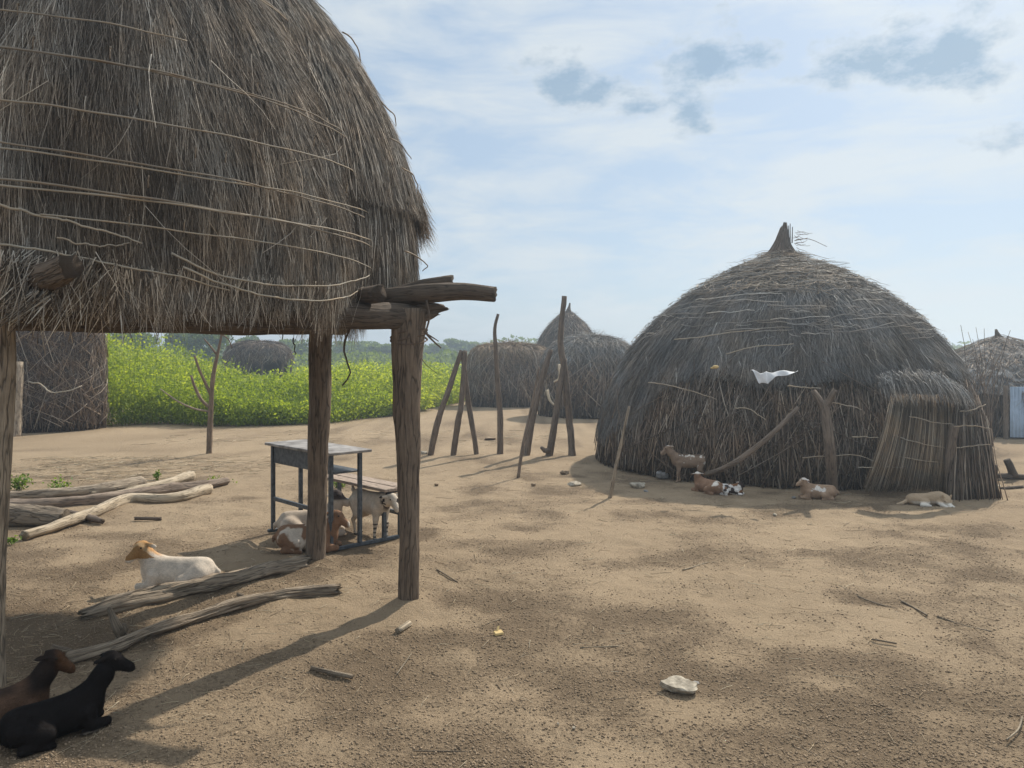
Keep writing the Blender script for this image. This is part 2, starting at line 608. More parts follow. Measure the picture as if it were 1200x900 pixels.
SUN_AZ, SUN_EL = math.radians(34), math.radians(43.5)      # azimuth to the right of the view
sd = np.array([math.sin(SUN_AZ) * math.cos(SUN_EL), math.cos(SUN_AZ) * math.cos(SUN_EL), math.sin(SUN_EL)])
sun = bpy.data.lights.new('sun', 'SUN')
sun.energy = 3.8
sun.angle = math.radians(0.6)
sun.color = (1.0, 0.93, 0.82)
so = bpy.data.objects.new('sun', sun)
COL.objects.link(so)
from mathutils import Vector
so.rotation_euler = Vector(sd).to_track_quat('Z', 'Y').to_euler()
so.location = (10, 10, 30)


def build_world():
    w = bpy.data.worlds.new('World')
    SC.world = w
    w.use_nodes = True
    nt = w.node_tree
    for n in list(nt.nodes):
        nt.nodes.remove(n)
    out = nt.nodes.new('ShaderNodeOutputWorld')
    bg = nt.nodes.new('ShaderNodeBackground')
    bg.inputs['Strength'].default_value = 0.115
    nt.links.new(bg.outputs[0], out.inputs[0])
    sky = nt.nodes.new('ShaderNodeTexSky')
    sky.sky_type = 'NISHITA'
    sky.sun_disc = False
    sky.sun_elevation = SUN_EL
    sky.sun_rotation = SUN_AZ
    sky.air_density = 1.0
    sky.dust_density = 1.0
    sky.ozone_density = 1.0
    d = nt.nodes.new('ShaderNodeTexCoord').outputs['Generated']
    sep = nt.nodes.new('ShaderNodeSeparateXYZ')
    nt.links.new(d, sep.inputs[0])
    x, y, z = sep.outputs
    az = math_n(nt, 'ARCTAN2', x, y)
    el = math_n(nt, 'ARCSINE', z)
    # cloud layer laid on a plane high above the plain
    den = math_n(nt, 'ADD', math_n(nt, 'MAXIMUM', z, 0.0), 0.16)
    cu, cv = math_n(nt, 'DIVIDE', x, den), math_n(nt, 'DIVIDE', y, den)
    cm = nt.nodes.new('ShaderNodeCombineXYZ')
    nt.links.new(cu, cm.inputs[0])
    nt.links.new(cv, cm.inputs[1])
    n1 = noise(nt, cm.outputs[0], 1.3, 9, 0.6, 0.7)
    cm2 = nt.nodes.new('ShaderNodeCombineXYZ')
    nt.links.new(math_n(nt, 'MULTIPLY', az, 3.0), cm2.inputs[0])
    nt.links.new(math_n(nt, 'MULTIPLY', el, 13.0), cm2.inputs[1])
    n2 = noise(nt, cm2.outputs[0], 1.6, 9, 0.6, 0.5)
    cov = math_n(nt, 'ADD', math_n(nt, 'MULTIPLY', n1, 0.55), math_n(nt, 'MULTIPLY', n2, 0.6))
    f = ramp(nt, cov, [(0.49, (0.0, 0.0, 0.0)), (0.66, (1, 1, 1))])
    SK = 0.80
    veil = (2.6, 3.35, 4.2)
    clear = mixc(nt, 0.78, sky.outputs[0], veil)
    col = mixc(nt, math_n(nt, 'MULTIPLY', f, 0.8), clear, (4.6, 4.95, 5.15))
    # ragged grey-blue cumulus seen against the light
    cm3 = nt.nodes.new('ShaderNodeCombineXYZ')
    nt.links.new(math_n(nt, 'MULTIPLY', az, 0.6), cm3.inputs[0])
    nt.links.new(el, cm3.inputs[1])
    wn = noise(nt, cm3.outputs[0], 17, 10, 0.62)
    tot = None
    for px, py, rx, ry in ((668, 92, 34, 20), (715, 100, 40, 14), (832, 80, 52, 24), (812, 135, 16, 14), (745, 128, 20, 10), (1018, 52, 44, 24), (1100, 60, 60, 26), (1172, 172, 36, 13), (985, 72, 26, 12)):
        a0 = math.atan((px - CX) / FPX)
        e0 = math.atan((HY - py) / math.hypot(FPX, px - CX))
        ra, re = 1.75 * rx / FPX * math.cos(a0) ** 2, 1.75 * ry / FPX * math.cos(a0)
        da = math_n(nt, 'DIVIDE', math_n(nt, 'SUBTRACT', az, a0), ra)
        de = math_n(nt, 'DIVIDE', math_n(nt, 'SUBTRACT', el, e0), re)
        q = math_n(nt, 'SQRT', math_n(nt, 'ADD', math_n(nt, 'MULTIPLY', da, da), math_n(nt, 'MULTIPLY', de, de)))
        s = math_n(nt, 'SUBTRACT', 0.95, q)
        tot = s if tot is None else math_n(nt, 'MAXIMUM', tot, s)
    tot = math_n(nt, 'ADD', tot, math_n(nt, 'MULTIPLY', math_n(nt, 'SUBTRACT', wn, 0.5), 5.2))
    rim = ramp(nt, tot, [(-0.0, (0, 0, 0)), (0.35, (1, 1, 1)), (0.75, (0.3, 0.3, 0.3))])
    body = ramp(nt, tot, [(0.05, (0, 0, 0)), (1.0, (1, 1, 1))])
    col = mixc(nt, math_n(nt, 'MULTIPLY', rim, 0.35), col, (4.9, 5.1, 5.2))
    col = mixc(nt, math_n(nt, 'MULTIPLY', body, 0.8), col, (1.75, 2.6, 3.55))
    # bright cloud added overhead, above the view, to lift the shadows
    high = ramp(nt, math_n(nt, 'ADD', el, math_n(nt, 'MULTIPLY', math_n(nt, 'SUBTRACT', n1, 0.5), 0.5)), [(0.50, (0, 0, 0)), (0.90, (1, 1, 1))])
    col = mixc(nt, math_n(nt, 'MULTIPLY', high, 0.7), col, (6.0, 6.6, 7.3))
    nt.links.new(col, bg.inputs['Color'])


build_world()
SC.view_settings.view_transform = 'Standard'
SC.view_settings.look = 'None'
SC.view_settings.exposure = 0.45
SC.view_settings.gamma = 1.0
SC.view_settings.use_curve_mapping = False
SC.cycles.max_bounces = 6
SC.cycles.diffuse_bounces = 3
SC.cycles.transparent_max_bounces = 6
SC.cycles.volume_bounces = 0
SC.cycles.use_denoising = True
SC.render.engine = 'CYCLES'


# ------------------------------------------------------------------ ground
def litter(x, y):
    """how much trodden dung covers the sand"""
    q = np.stack([x * 0.85, y * 0.75, np.zeros_like(x)], -1)
    w = fbm(q + 3.0, 2) * 1.2
    n = fbm(np.stack([x * 1.35 + w, y * 1.1 + w, np.zeros_like(x) + 5], -1), 5, 0.55)
    near = 1 / (1 + np.exp((y - 4.6) * 0.95))
    n = (n - 0.5) * 1.0 + 0.5 + (fbm(np.stack([x * 2.6, y * 3.2, np.zeros_like(x) + 9], -1), 4) - 0.5) * 1.5
    far = 1 / (1 + np.exp(-(y - 11) * 0.7))
    return np.clip(n - 0.06 + 0.20 * near - 0.12 * far, 0, 1)


def gz(x, y):
    x = np.asarray(x, float)
    y = np.asarray(y, float)
    fade = np.clip(1.3 - y / 40.0, 0.15, 1)
    heap = 0
    for hx, hy in ((-2.49, 3.62), (-0.672, 4.93), (-1.53, 5.90), (-3.31, 4.59), (-5.07, 12.6)):
        heap = heap + 0.05 * np.exp(-((x - hx) ** 2 + (y - hy) ** 2) / 0.028)
    return heap + (fbm(np.stack([x * 1.1, y * 1.1, np.zeros_like(x)], -1), 3) - 0.5) * 0.05 * fade + (fbm(np.stack([x * 6, y * 6, np.zeros_like(x) + 2], -1), 2) - 0.5) * 0.028 * fade + (fbm(np.stack([x * 14, y * 14, np.zeros_like(x) + 6], -1), 2) - 0.5) * 0.016 * np.clip(1.25 - y / 12.0, 0, 1)


def axis_lines(lo, hi, step, far, k=1.22):
    a = list(np.arange(lo, hi, step))
    s, v = step, hi
    while v < far:
        a.append(v)
        s *= k
        v += s
    a.append(far)
    s, v = step, lo - step
    b = []
    while v > -far:
        b.append(v)
        s *= k
        v -= s
    b.append(-far)
    return np.array(b[::-1] + a)


def build_ground():
    xs = axis_lines(-3.6, 5.0, 0.03, 900)
    ys = axis_lines(2.4, 10.0, 0.03, 900)
    X, Y = np.meshgrid(xs, ys)
    Z = gz(X, Y)
    Z[(np.abs(X) > 60) | (Y > 80) | (Y < -40)] = 0
    V = np.stack([X, Y, Z], -1).reshape(-1, 3)
    nx, ny = len(xs), len(ys)
    j = (np.arange(ny - 1) * nx)[:, None]
    i = np.arange(nx - 1)[None]
    F = np.stack([j + i, j + i + 1, j + nx + i + 1, j + nx + i], -1).reshape(-1, 4)
    mb = MB()
    mb.add(V, F, litter(X, Y).ravel())
    o = mb.build('ground', M['ground'])
    o['kind'] = 'structure'


def build_litter():
    # droppings and clods: uncountable
    mb = MB()
    n = 330000
    y = 2.3 + 9.5 * rng.random(n) ** 1.7
    x = (rng.random(n) - 0.5) * 2 * (y * 0.72 + 0.3)
    keep = rng.random(n) < np.clip(litter(x, y) ** 1.6 * 1.5, 0.015, 1) * np.clip(1.25 - y / 13, 0.1, 1)
    x, y = x[keep], y[keep]
    n = len(x)
    r = 0.0020 + 0.0052 * rng.random(n) ** 4
    octa = np.array([[1, 0, 0], [0, 1, 0], [-1, 0, 0], [0, -1, 0], [0, 0, 1], [0, 0, -1.0]])
    f = np.array([[0, 1, 4], [1, 2, 4], [2, 3, 4], [3, 0, 4], [1, 0, 5], [2, 1, 5], [3, 2, 5], [0, 3, 5]])
    sc = np.stack([r * rng.uniform(0.8, 1.9, n), r, r * rng.uniform(0.6, 1.0, n)], -1)
    p = octa[None] * sc[:, None] * rng.uniform(0.75, 1.15, (n, 6, 1))
    an = rng.random(n) * 2 * PI
    c, s = np.cos(an)[:, None], np.sin(an)[:, None]
    p = np.stack([p[..., 0] * c - p[..., 1] * s, p[..., 0] * s + p[..., 1] * c, p[..., 2]], -1)
    p = p + np.stack([x, y, gz(x, y) + r * 0.3], -1)[:, None]
    mb.add(p.reshape(-1, 3), (f[None] + (np.arange(n) * 6)[:, None, None]).reshape(-1, 3))
    o = mb.build('dung_pellets', M['dung'])
    o['kind'] = 'stuff'
    o['label'] = 'dark dung pellets and crumbs strewn over the sand'
    # loose straw
    mb = MB()

    def straws(n, cx, cy, sx, sy, lmin, lmax, wid):
        x = cx + rng.uniform(-1, 1, n) * sx
        y = cy + rng.uniform(-1, 1, n) * sy
        L = rng.uniform(lmin, lmax, n)
        a = rng.random(n) * 2 * PI
        t = np.linspace(-0.5, 0.5, 4)
        bend = rng.normal(0, 0.12, n)
        X = x[:, None] + np.cos(a)[:, None] * t * L[:, None] - np.sin(a)[:, None] * (t ** 2 * bend[:, None] * L[:, None] * 2)
        Y = y[:, None] + np.sin(a)[:, None] * t * L[:, None] + np.cos(a)[:, None] * (t ** 2 * bend[:, None] * L[:, None] * 2)
        Z = gz(X, Y) + wid * 0.7 + rng.random(n)[:, None] * 0.008
        tubes(mb, np.stack([X, Y, Z], -1), np.full(n, wid) * rng.uniform(0.5, 1.2, n), rng.random(n), 4)

    straws(900, 0.2, 5.5, 3.6, 3.2, 0.03, 0.13, 0.0016)
    straws(260, -0.5, 4.2, 2.6, 1.8, 0.04, 0.16, 0.0018)
    straws(500, 2.0, 9.0, 5.0, 4.0, 0.05, 0.22, 0.0025)
    straws(420, -2.1, 4.4, 1.0, 1.2, 0.03, 0.14, 0.0016)
    straws(520, -6.0, 11.0, 1.7, 1.3, 0.08, 0.4, 0.0032)
    straws(360, -5.3, 11.3, 1.8, 1.1, 0.06, 0.35, 0.0028)
    straws(250, -3.0, 15.5, 4.0, 1.5, 0.1, 0.4, 0.0035)
    o = mb.build('straw_litter', M['straw'])
    o['kind'] = 'stuff'
    o['label'] = 'loose straw and chaff scattered over the trodden ground'


build_ground()
build_litter()


# ------------------------------------------------------------------ thatched surfaces
class Dome:
    """surface of revolution over an ellipse; s runs from the apex down"""

    def __init__(self, c, a, b, rot, prof, lean=(0, 0)):
        self.c = np.array([c[0], c[1]], float)
        self.a, self.b, self.rot = a, b, rot
        self.m = np.array([math.cos(rot), math.sin(rot)])
        self.n = np.array([-math.sin(rot), math.cos(rot)])
        p = np.array(prof, float)
        pp, _ = smooth_path(np.stack([p[:, 0], p[:, 1], p[:, 0] * 0], -1), 0.05)
        self.r, self.z = np.maximum(pp[:, 0], 0.001), pp[:, 1]
        ab = (a + b) / 2
        self.s = np.concatenate([[0], np.cumsum(np.hypot(np.diff(self.r) * ab, np.diff(self.z)))])
        self.smax = self.s[-1]
        self.lean = np.array(lean, float)
        self.z0, self.z1 = self.z.min(), self.z.max()

    def pos(self, th, s):
        sc = np.clip(s, 0, self.smax)
        r = np.interp(sc, self.s, self.r)
        z = np.interp(sc, self.s, self.z) - np.maximum(s - self.smax, 0)
        k = np.clip((z - self.z0) / (self.z1 - self.z0), 0, 1) ** 1.5
        ca, sa = np.cos(th) * self.a * r, np.sin(th) * self.b * r
        x = self.c[0] + self.m[0] * ca + self.n[0] * sa + self.lean[0] * k
        y = self.c[1] + self.m[1] * ca + self.n[1] * sa + self.lean[1] * k
        return np.stack(np.broadcast_arrays(x, y, z), -1)

    def nrm(self, th, s):
        s = np.clip(s, 0.02, self.smax - 0.02)
        e = 0.02
        t = self.pos(th + e, s) - self.pos(th - e, s)
        d = self.pos(th, s + e) - self.pos(th, s - e)
        return unit(np.cross(d, t))

    def shell(self, mb, off=0.0, nth=96, ns=36, s0=0.0, s1=None, amp=0.03, th0=0.0, th1=2 * PI, tint=0.3, seed=0.0):
        s1 = self.smax if s1 is None else s1
        full = abs(th1 - th0 - 2 * PI) < 1e-6
        th = np.linspace(th0, th1, nth, endpoint=not full)
        s = np.linspace(max(s0, 0.01), s1, ns)
        TH, S = np.meshgrid(th, s)
        p, n = self.pos(TH, S), self.nrm(TH, S)
        p = p + n * (off + (fbm(p * 3.0 + seed, 3) - 0.5)[..., None] * 2 * amp)
        V = p.reshape(-1, 3)
        j = (np.arange(ns - 1) * nth)[:, None]
        i = np.arange(nth if full else nth - 1)[None]
        i2 = (i + 1) % nth
        F = np.stack([j + i, j + nth + i, j + nth + i2, j + i2], -1).reshape(-1, 4)
        mb.add(V, F, tint)

    def strands(self, mb, th, s0, L, base=0.0, lift=0.03, width=0.004, sway=0.12, k=5, tint=None, curl=0.0, droop=0.0):
        n = len(th)
        R = np.maximum(np.interp(np.clip(s0, 0, self.smax), self.s, self.r) * (self.a + self.b) / 2, 0.12)
        sw = rng.normal(0, 1, n) * sway * L / R
        sw2 = rng.normal(0, 1, n) * sway * 0.5 * L / R
        lf = lift * rng.random(n) ** 1.5
        b0 = base + rng.random(n) * 0.02 if np.isscalar(base) else base
        pts = []
        for j in range(k):
            t = j / (k - 1)
            s = s0 + L * t
            thj = th + sw * t + sw2 * t * t
            p = self.pos(thj, s) + self.nrm(thj, s) * (b0 + lf * t ** 1.6)[:, None]
            pts.append(p)
        pts = np.stack(pts, 1)
        if curl:
            pts[:, 1:] += np.cumsum(rng.normal(0, 1, (n, k - 1, 3)) * (curl * L / k)[:, None, None], axis=1)
        d = unit(pts[:, -1] - pts[:, 0])
        nn = self.nrm(th, s0)
        side = np.cross(d, nn)
        side = unit(side + nn * rng.normal(0, 0.6, (n, 1)))
        w = width * rng.uniform(0.6, 1.5, n)
        tint = rng.random(n) if tint is None else tint
        ribbons(mb, pts, w, side, tint)

    def hoop(self, th0, th1, s, off=0.03, wob=0.01, n=40, tilt=0.0, seed=0.0):
        th = np.linspace(th0, th1, n)
        ss = s + tilt * np.sin(th - th0) + (fbm(np.stack([th * 3 + seed, th * 0, th * 0 + s * 9], -1), 3) - 0.5) * wob * 2
        return self.pos(th, ss) + self.nrm(th, ss) * (off + (fbm(np.stack([th * 7 + seed, th * 0 + 4, th * 0], -1), 2) - 0.5)[:, None] * 0.02)


def stick(mb, pts, r, tint=0.5, sides=6, k=None, wob=0.0):
    pts = np.asarray(pts, float)
    p, _ = smooth_path(pts, np.linalg.norm(np.diff(pts, axis=0), axis=1).sum() / (k or 12))
    if wob:
        q = np.cumsum(rng.normal(0, wob, p.shape), 0)
        q -= np.linspace(0, 1, len(p))[:, None] * q[-1]
        p = p + q
    tubes(mb, p[None], np.array([r]), np.array([tint]), sides)


# ------------------------------------------------------------------ raised granary
PL, PR, PM = np.array([-2.46, 3.62]), np.array([-0.672, 4.93]), np.array([-1.525, 5.90])
PB = PL + PM - PR
gc = (PL + PR + PM + PB) / 4
long_dir = unit(PR - PL)
cross_dir = unit(PM - PR)
GROT = math.atan2(long_dir[1], long_dir[0])
GRAN = thing('raised_granary', 'big round thatched granary raised on thick posts, bound with pale withies', 'granary', (gc[0], gc[1], 0))


def build_granary():
    g = GRAN

    def post(x, y, top, rb, rt, leanx=0.0, leany=0.0, mat='post'):
        mb = MB()
        log(mb, [(x, y, -0.12), (x + leanx * 0.4, y + leany * 0.4, 0.9), (x + leanx, y + leany, top)], [rb * 1.06, rb, (rb + rt) / 2, rt], 20, 0.04, 0.07)
        return mb.build('post', M[mat], g)

    post(PL[0] - 0.03, PL[1], 1.86, 0.072, 0.085, 0.03, 0.0, 'log')
    post(PR[0], PR[1], 1.92, 0.066, 0.115, 0.0, 0.02)
    post(PM[0] - 0.01, PM[1], 1.84, 0.074, 0.09, 0.06, 0.0)
    post(PB[0], PB[1], 1.86, 0.075, 0.09)
    # beams
    zb = 1.87

    def beam(p, q, r0, r1, name='beam', mat='beam', ragged=0.03):
        mb = MB()
        mid = (np.asarray(p) + np.asarray(q)) / 2 + np.array([0, 0, -0.012])
        log(mb, [p, mid, q], [r0, (r0 + r1) / 2, r1], 16, 0.05, 0.08, ragged=ragged)
        return mb.build(name, M[mat], g)

    ld = np.append(long_dir, 0)
    cd = np.append(cross_dir, 0)
    L3, R3, M3, B3 = (np.append(v, zb) for v in (PL, PR, PM, PB))
    beam(L3 - ld * 0.35 - (0, 0, 0.0), R3 + ld * 0.0, 0.10, 0.085)
    beam(B3 - ld * 0.35, M3 + ld * 0.25, 0.09, 0.085)
    # cross pieces on top of the beams
    for t, r in ((-0.10, 0.06), (0.12, 0.055), (0.30, 0.05), (0.5, 0.06), (0.68, 0.05), (0.86, 0.055)):
        a = L3 * (1 - t) + R3 * t
        b = B3 * (1 - t) + M3 * t
        beam(a - cd * 0.16 + (0, 0, 0.13), b + cd * 0.2 + (0, 0, 0.13), r, r * 0.9, 'floor_pole')
    # log running out past the post, and the broken stubs beside it
    mb = MB()
    log(mb, [P(405, 352, 5.35), P(450, 348, 5.05), P(500, 343, 4.9), P(545, 341, 4.85), P(579, 344, 4.82)], [0.06, 0.06, 0.062, 0.056, 0.05], 16, 0.04, 0.09, ragged=0.02)
    mb.build('projecting_log', M['beam'], g)
    mb = MB()
    log(mb, [P(430, 356, 5.4), P(460, 346, 5.15), P(500, 334, 5.06), P(529, 329, 5.04)], [0.055, 0.055, 0.05, 0.045], 12, 0.04, 0.12, ragged=0.03)
    mb.build('projecting_log', M['beam'], g)
    mb = MB()
    log(mb, [P(480, 362, 5.0), P(505, 362, 4.98), P(521, 361, 4.97)], [0.055, 0.045, 0.02], 9, 0.02, 0.25, ragged=0.05)
    log(mb, [P(484, 372, 4.97), P(503, 370, 4.96), P(512, 369, 4.95)], [0.05, 0.035, 0.012], 9, 0.02, 0.25, ragged=0.04)
    mb.build('splintered_end', M['post'], g)
    mb = MB()
    log(mb, [P(-5, 368, 3.75), P(120, 366, 3.85), P(300, 366, 4.3)], [0.06, 0.06, 0.05], 14, 0.04, 0.12, ragged=0.02)
    mb.build('beam', M['beam'], g)

    # body: packed core, then layers of thatch
    prof = [(0.0, 4.50), (0.2, 4.42), (0.38, 4.22), (0.53, 3.95), (0.65, 3.70), (0.78, 3.38), (0.88, 3.08), (0.95, 2.78), (0.99, 2.48), (1.0, 2.2), (0.985, 1.95)]
    c = gc - long_dir * 0.30
    D = Dome(c, 1.36, 1.02, GROT, prof, lean=(-0.12, -0.03))
    # the farther half of the bin, standing a little behind and to the side
    D2 = Dome(c + np.array([0.30, 0.72]), 1.30, 1.02, GROT, [(0.0, 4.50), (0.2, 4.44), (0.40, 4.24), (0.58, 3.98), (0.71, 3.72), (0.84, 3.38), (0.93, 3.06), (0.98, 2.76), (1.0, 2.48), (1.0, 2.2), (0.985, 1.95)], lean=(-0.14, -0.03))
    gth, gs = np.meshgrid(np.linspace(-PI, PI, 500), np.linspace(0.05, D.smax, 120))
    gp, gn = D.pos(gth, gs), D.nrm(gth, gs)
    eye = np.array([0, 0, H])
    ok = ((gp - eye) * gn).sum(-1) < 0
    gpx, gpy = CX + gp[..., 0] / gp[..., 1] * FPX, HY - (gp[..., 2] - H) / gp[..., 1] * FPX

    def on_bin(px, py, off=0.06):
        q = np.where(ok, (gpx - px) ** 2 + (gpy - py) ** 2, 1e12)
        i = np.unravel_index(np.argmin(q), q.shape)
        drop = max(0.0, py - gpy[i]) * gp[i][1] / FPX
        return gp[i] + gn[i] * off - np.array([0, 0, drop]), gth[i]

    GRAN['_d'] = 0
    mb = MB()
    D.shell(mb, -0.03, 120, 40, amp=0.03)
    D2.shell(mb, -0.03, 120, 40, amp=0.03)
    # closed underside
    th = np.linspace(0, 2 * PI, 96, endpoint=False)
    rim = D.pos(th, np.full(96, D.smax)) - np.array([0, 0, 0.0])
    V = np.concatenate([rim, [[c[0], c[1], 1.98]]])
    ii = np.arange(96)
    mb.add(V, np.stack([ii, (ii + 1) % 96, np.full(96, 96)], -1), 0.3)
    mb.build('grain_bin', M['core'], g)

    front = -PI / 2            # local angle that faces the camera, measured from the long axis

    def layer(n, ths, s0, s1, base, lift, Lr, width, sway, hem=0.10, curl=0.0, tlo=0.0, thi=1.0):
        mbx = MB()
        th = ths(n)
        s = s0 + (s1 - s0) * rng.random(n) ** 0.75
        L = rng.uniform(Lr[0], Lr[1], n)
        L = np.minimum(L, D.smax + hem * rng.random(n) ** 0.8 - s)
        L = np.maximum(L, 0.05)
        clump = fbm(np.stack([th * 9, s * 2.2, th * 0], -1), 3)
        tint = np.clip(tlo + (thi - tlo) * (0.72 * rng.random(n) ** 1.7 + (clump - 0.40) * 0.9), 0, 1)
        D.strands(mbx, th, s, L, np.maximum(base + rng.random(n) * 0.02 + (clump - 0.5) * 0.04, 0.0), lift, width, sway, 5, tint, curl)
        return mbx

    seam = PI - 0.5
    # farther half: plain layer down to the floor
    E = D2
    mb = MB()
    n = 13000
    th = rng.uniform(-1.9, 1.9, n)
    sv = 0.05 + (E.smax - 0.05) * rng.random(n) ** 0.75
    L = np.maximum(np.minimum(rng.uniform(0.2, 0.55, n), E.smax + 0.07 * rng.random(n) - sv), 0.05)
    E.strands(mb, th, sv, L, rng.random(n) * 0.03, 0.045, 0.005, 0.10, 5, np.clip(rng.random(n) ** 1.7, 0, 1))
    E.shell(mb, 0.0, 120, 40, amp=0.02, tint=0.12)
    mb.build('thatch', M['thatch'], g)
    # nearer half
    mb = layer(47000, lambda n: rng.uniform(-PI - 0.6, 0.7, n), 0.05, D.smax + 0.02, 0.0, 0.055, (0.16, 0.5), 0.0035, 0.11, 0.13)
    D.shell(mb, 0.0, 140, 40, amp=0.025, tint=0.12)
    # unruly straws lying across
    n = 140
    D.strands(mb, rng.uniform(-PI - 0.3, 0.5, n), rng.random(n) * D.smax * 0.97, rng.uniform(0.12, 0.4, n), 0.06, 0.05, 0.0045, 0.5, 5, rng.uniform(0.5, 1, n), 0.12)
    # hem that hangs over the beam, in uneven tufts
    n = 5200
    th = rng.uniform(-PI - 0.4, 0.5, n)
    tuft = fbm(np.stack([th * 5.5, th * 0, th * 0 + 7], -1), 3)
    gap = np.clip((tuft - 0.36) * 3.2, 0.0, 1)
    keep = rng.random(n) < 0.2 + gap
    th, gap = th[keep], gap[keep]
    n = len(th)
    L = 0.12 + rng.random(n) * 0.17 * (0.35 + gap)
    D.strands(mb, th, D.smax - rng.uniform(0.03, 0.10, n), L, 0.01 + rng.random(n) * 0.05, -0.02, 0.0045, 0.22, 5, np.clip(rng.random(n) * 0.9 + 0.1, 0, 1))
    mb.build('thatch_blanket', M['thatch'], g)
    # upper cap over the farther half, ending in a shaggy eave
    mb = MB()
    n = 11000
    sc = E.s[np.argmin(np.abs(E.z - 2.62))]
    th = rng.uniform(-1.6, 1.9, n)
    sv = rng.random(n) ** 0.7 * sc
    L = np.minimum(rng.uniform(0.2, 0.5, n), sc + rng.random(n) * 0.06 - sv)
    E.strands(mb, th, sv, np.maximum(L, 0.06), 0.02 + 0.05 * (sv / sc) ** 2 + rng.random(n) * 0.02, 0.04, 0.005, 0.10, 5, rng.random(n) ** 1.5 * 0.9)
    E.shell(mb, 0.01, 60, 30, 0.0, sc - 0.05, 0.02, -1.6, 1.9, 0.12)
    n = 700
    E.strands(mb, rng.normal(-0.25, 0.13, n), sc - rng.uniform(0.05, 0.25, n), rng.uniform(0.15, 0.30, n), 0.06 + rng.random(n) * 0.06, 0.10, 0.005, 0.2, 5, rng.random(n) * 0.8)
    n = 90
    E.strands(mb, rng.uniform(-0.5, 0.3, n), rng.uniform(0.5, 2.4, n), rng.uniform(0.08, 0.2, n), 0.06, 0.14, 0.004, 0.3, 5, rng.random(n))
    mb.build('thatch_cap', M['thatch'], g)
    # binding withies
    z_at = lambda z: D.s[np.argmin(np.abs(D.z - z))]
    for z, a0, a1, tilt, r, dbl in ((4.05, -2.9, -0.4, 0.0, 0.0065, 0), (3.72, -2.75, -0.4, 0.03, 0.0065, 1), (3.58, -2.6, -1.6, 0.02, 0.005, 0), (3.22, -2.95, -1.5, 0.02, 0.006, 0), (3.05, -2.95, -0.4, 0.06, 0.006, 1),
                                    (2.83, -2.9, -0.4, 0.10, 0.0065, 0), (2.62, -2.85, -0.4, 0.12, 0.006, 1), (2.42, -2.8, -0.3, 0.10, 0.007, 1), (2.24, -2.0, -0.2, 0.06, 0.005, 0)):
        mb = MB()
        for d in range(1 + dbl):
            p = D.hoop(a0 + d * 0.5, a1 - d * 0.2, z_at(z) + d * 0.018, 0.08, 0.013, 50, tilt, seed=z * 7 + d)
            tubes(mb, p[None], np.array([r * 0.9]), np.array([0.25 + 0.6 * random.random()]), 6)
        for q in range(3):
            a = random.uniform(a0 + 0.2, a1 - 0.1)
            p0 = D.hoop(a, a + 0.03, z_at(z) - 0.02, 0.085, 0, 2, 0)[0]
            stick(mb, [p0, p0 + (0.012, -0.03, 0.0), p0 + (0.0, -0.01, -0.05)], 0.004, 0.5, 5, 5)
        mb.build('binding_withy', M['binding'], g)
    for z, a0, a1 in ((3.75, -0.85, 0.4), (3.3, -0.8, -0.35), (3.05, -0.85, -0.45), (2.86, -0.8, -0.1), (2.3, -0.9, -0.2)):
        mb = MB()
        p = E.hoop(a0, a1, z_at(z), 0.10, 0.02, 24, 0.05, seed=z * 3)
        tubes(mb, p[None], np.array([0.0055]), np.array([0.5]), 6)
        mb.build('binding_withy', M['binding'], g)
    # thin tail of thatch hanging over the front beam
    mb = MB()
    n = 2600
    px = rng.uniform(140, 440, n)
    keep = (px < 282) | (rng.random(n) < 0.35)
    px = px[keep]
    n = len(px)
    lut_x = np.linspace(100, 440, 60)
    lut_t = np.array([on_bin(x, 345)[1] for x in lut_x])
    th = np.interp(px, lut_x, lut_t)
    tuft = fbm(np.stack([px * 0.06, px * 0, px * 0 + 2], -1), 3)
    long = np.where(px < 282, 0.17, 0.07)
    s0 = D.smax - rng.uniform(0.0, 0.45, n) ** 1.3
    D.strands(mb, th, s0, D.smax - s0 + long * (0.35 + tuft) * rng.uniform(0.4, 1.2, n), rng.random(n) * 0.02, 0.05, 0.0038, 0.12, 5, rng.random(n) ** 1.4 * 0.9)
    mb.build('thatch_tail', M['thatch'], g)
    # low slack bindings of the hem
    for pts, r in (([(2, 243), (60, 255), (120, 272), (165, 285)], 0.007),
                   ([(2, 288), (100, 301), (200, 322), (262, 338)], 0.006),
                   ([(195, 298), (235, 316), (300, 330), (370, 332), (410, 326), (432, 318)], 0.006),
                   ([(212, 312), (255, 332), (330, 348), (390, 344), (432, 326)], 0.0055),
                   ([(70, 283), (110, 288), (152, 286)], 0.005)):
        mb = MB()
        stick(mb, np.array([on_bin(x, y, 0.075)[0] for x, y in pts]), r, 0.5 + random.random() * 0.4, 6, 30, 0.003)
        mb.build('slack_binding', M['binding'], g)
    # big log end poking out beneath the thatch
    mb = MB()
    ds = on_bin(60, 318)[0][1]
    log(mb, [P(8, 356, ds + 0.35), P(45, 330, ds + 0.05), P(80, 313, ds - 0.20)], [0.075, 0.07, 0.052], 16, 0.03, 0.2, ragged=0.02)
    mb.build('projecting_log', M['post'], g)
    # splayed stiff stems below the log end
    mb = MB()
    n = 340
    a = np.array([on_bin(random.uniform(8, 140), random.uniform(292, 345), random.uniform(0.02, 0.10))[0] for _ in range(n)])
    dirs = unit(np.stack([rng.normal(-0.35, 0.5, n), rng.normal(-0.15, 0.2, n), -np.ones(n)], -1))
    L = rng.uniform(0.12, 0.3, n)
    t = np.linspace(0, 1, 4)
    pts = a[:, None] + dirs[:, None] * (t[None, :, None] * L[:, None, None])
    tubes(mb, pts, np.full(n, 0.0026), rng.random(n), 4)
    n = 90
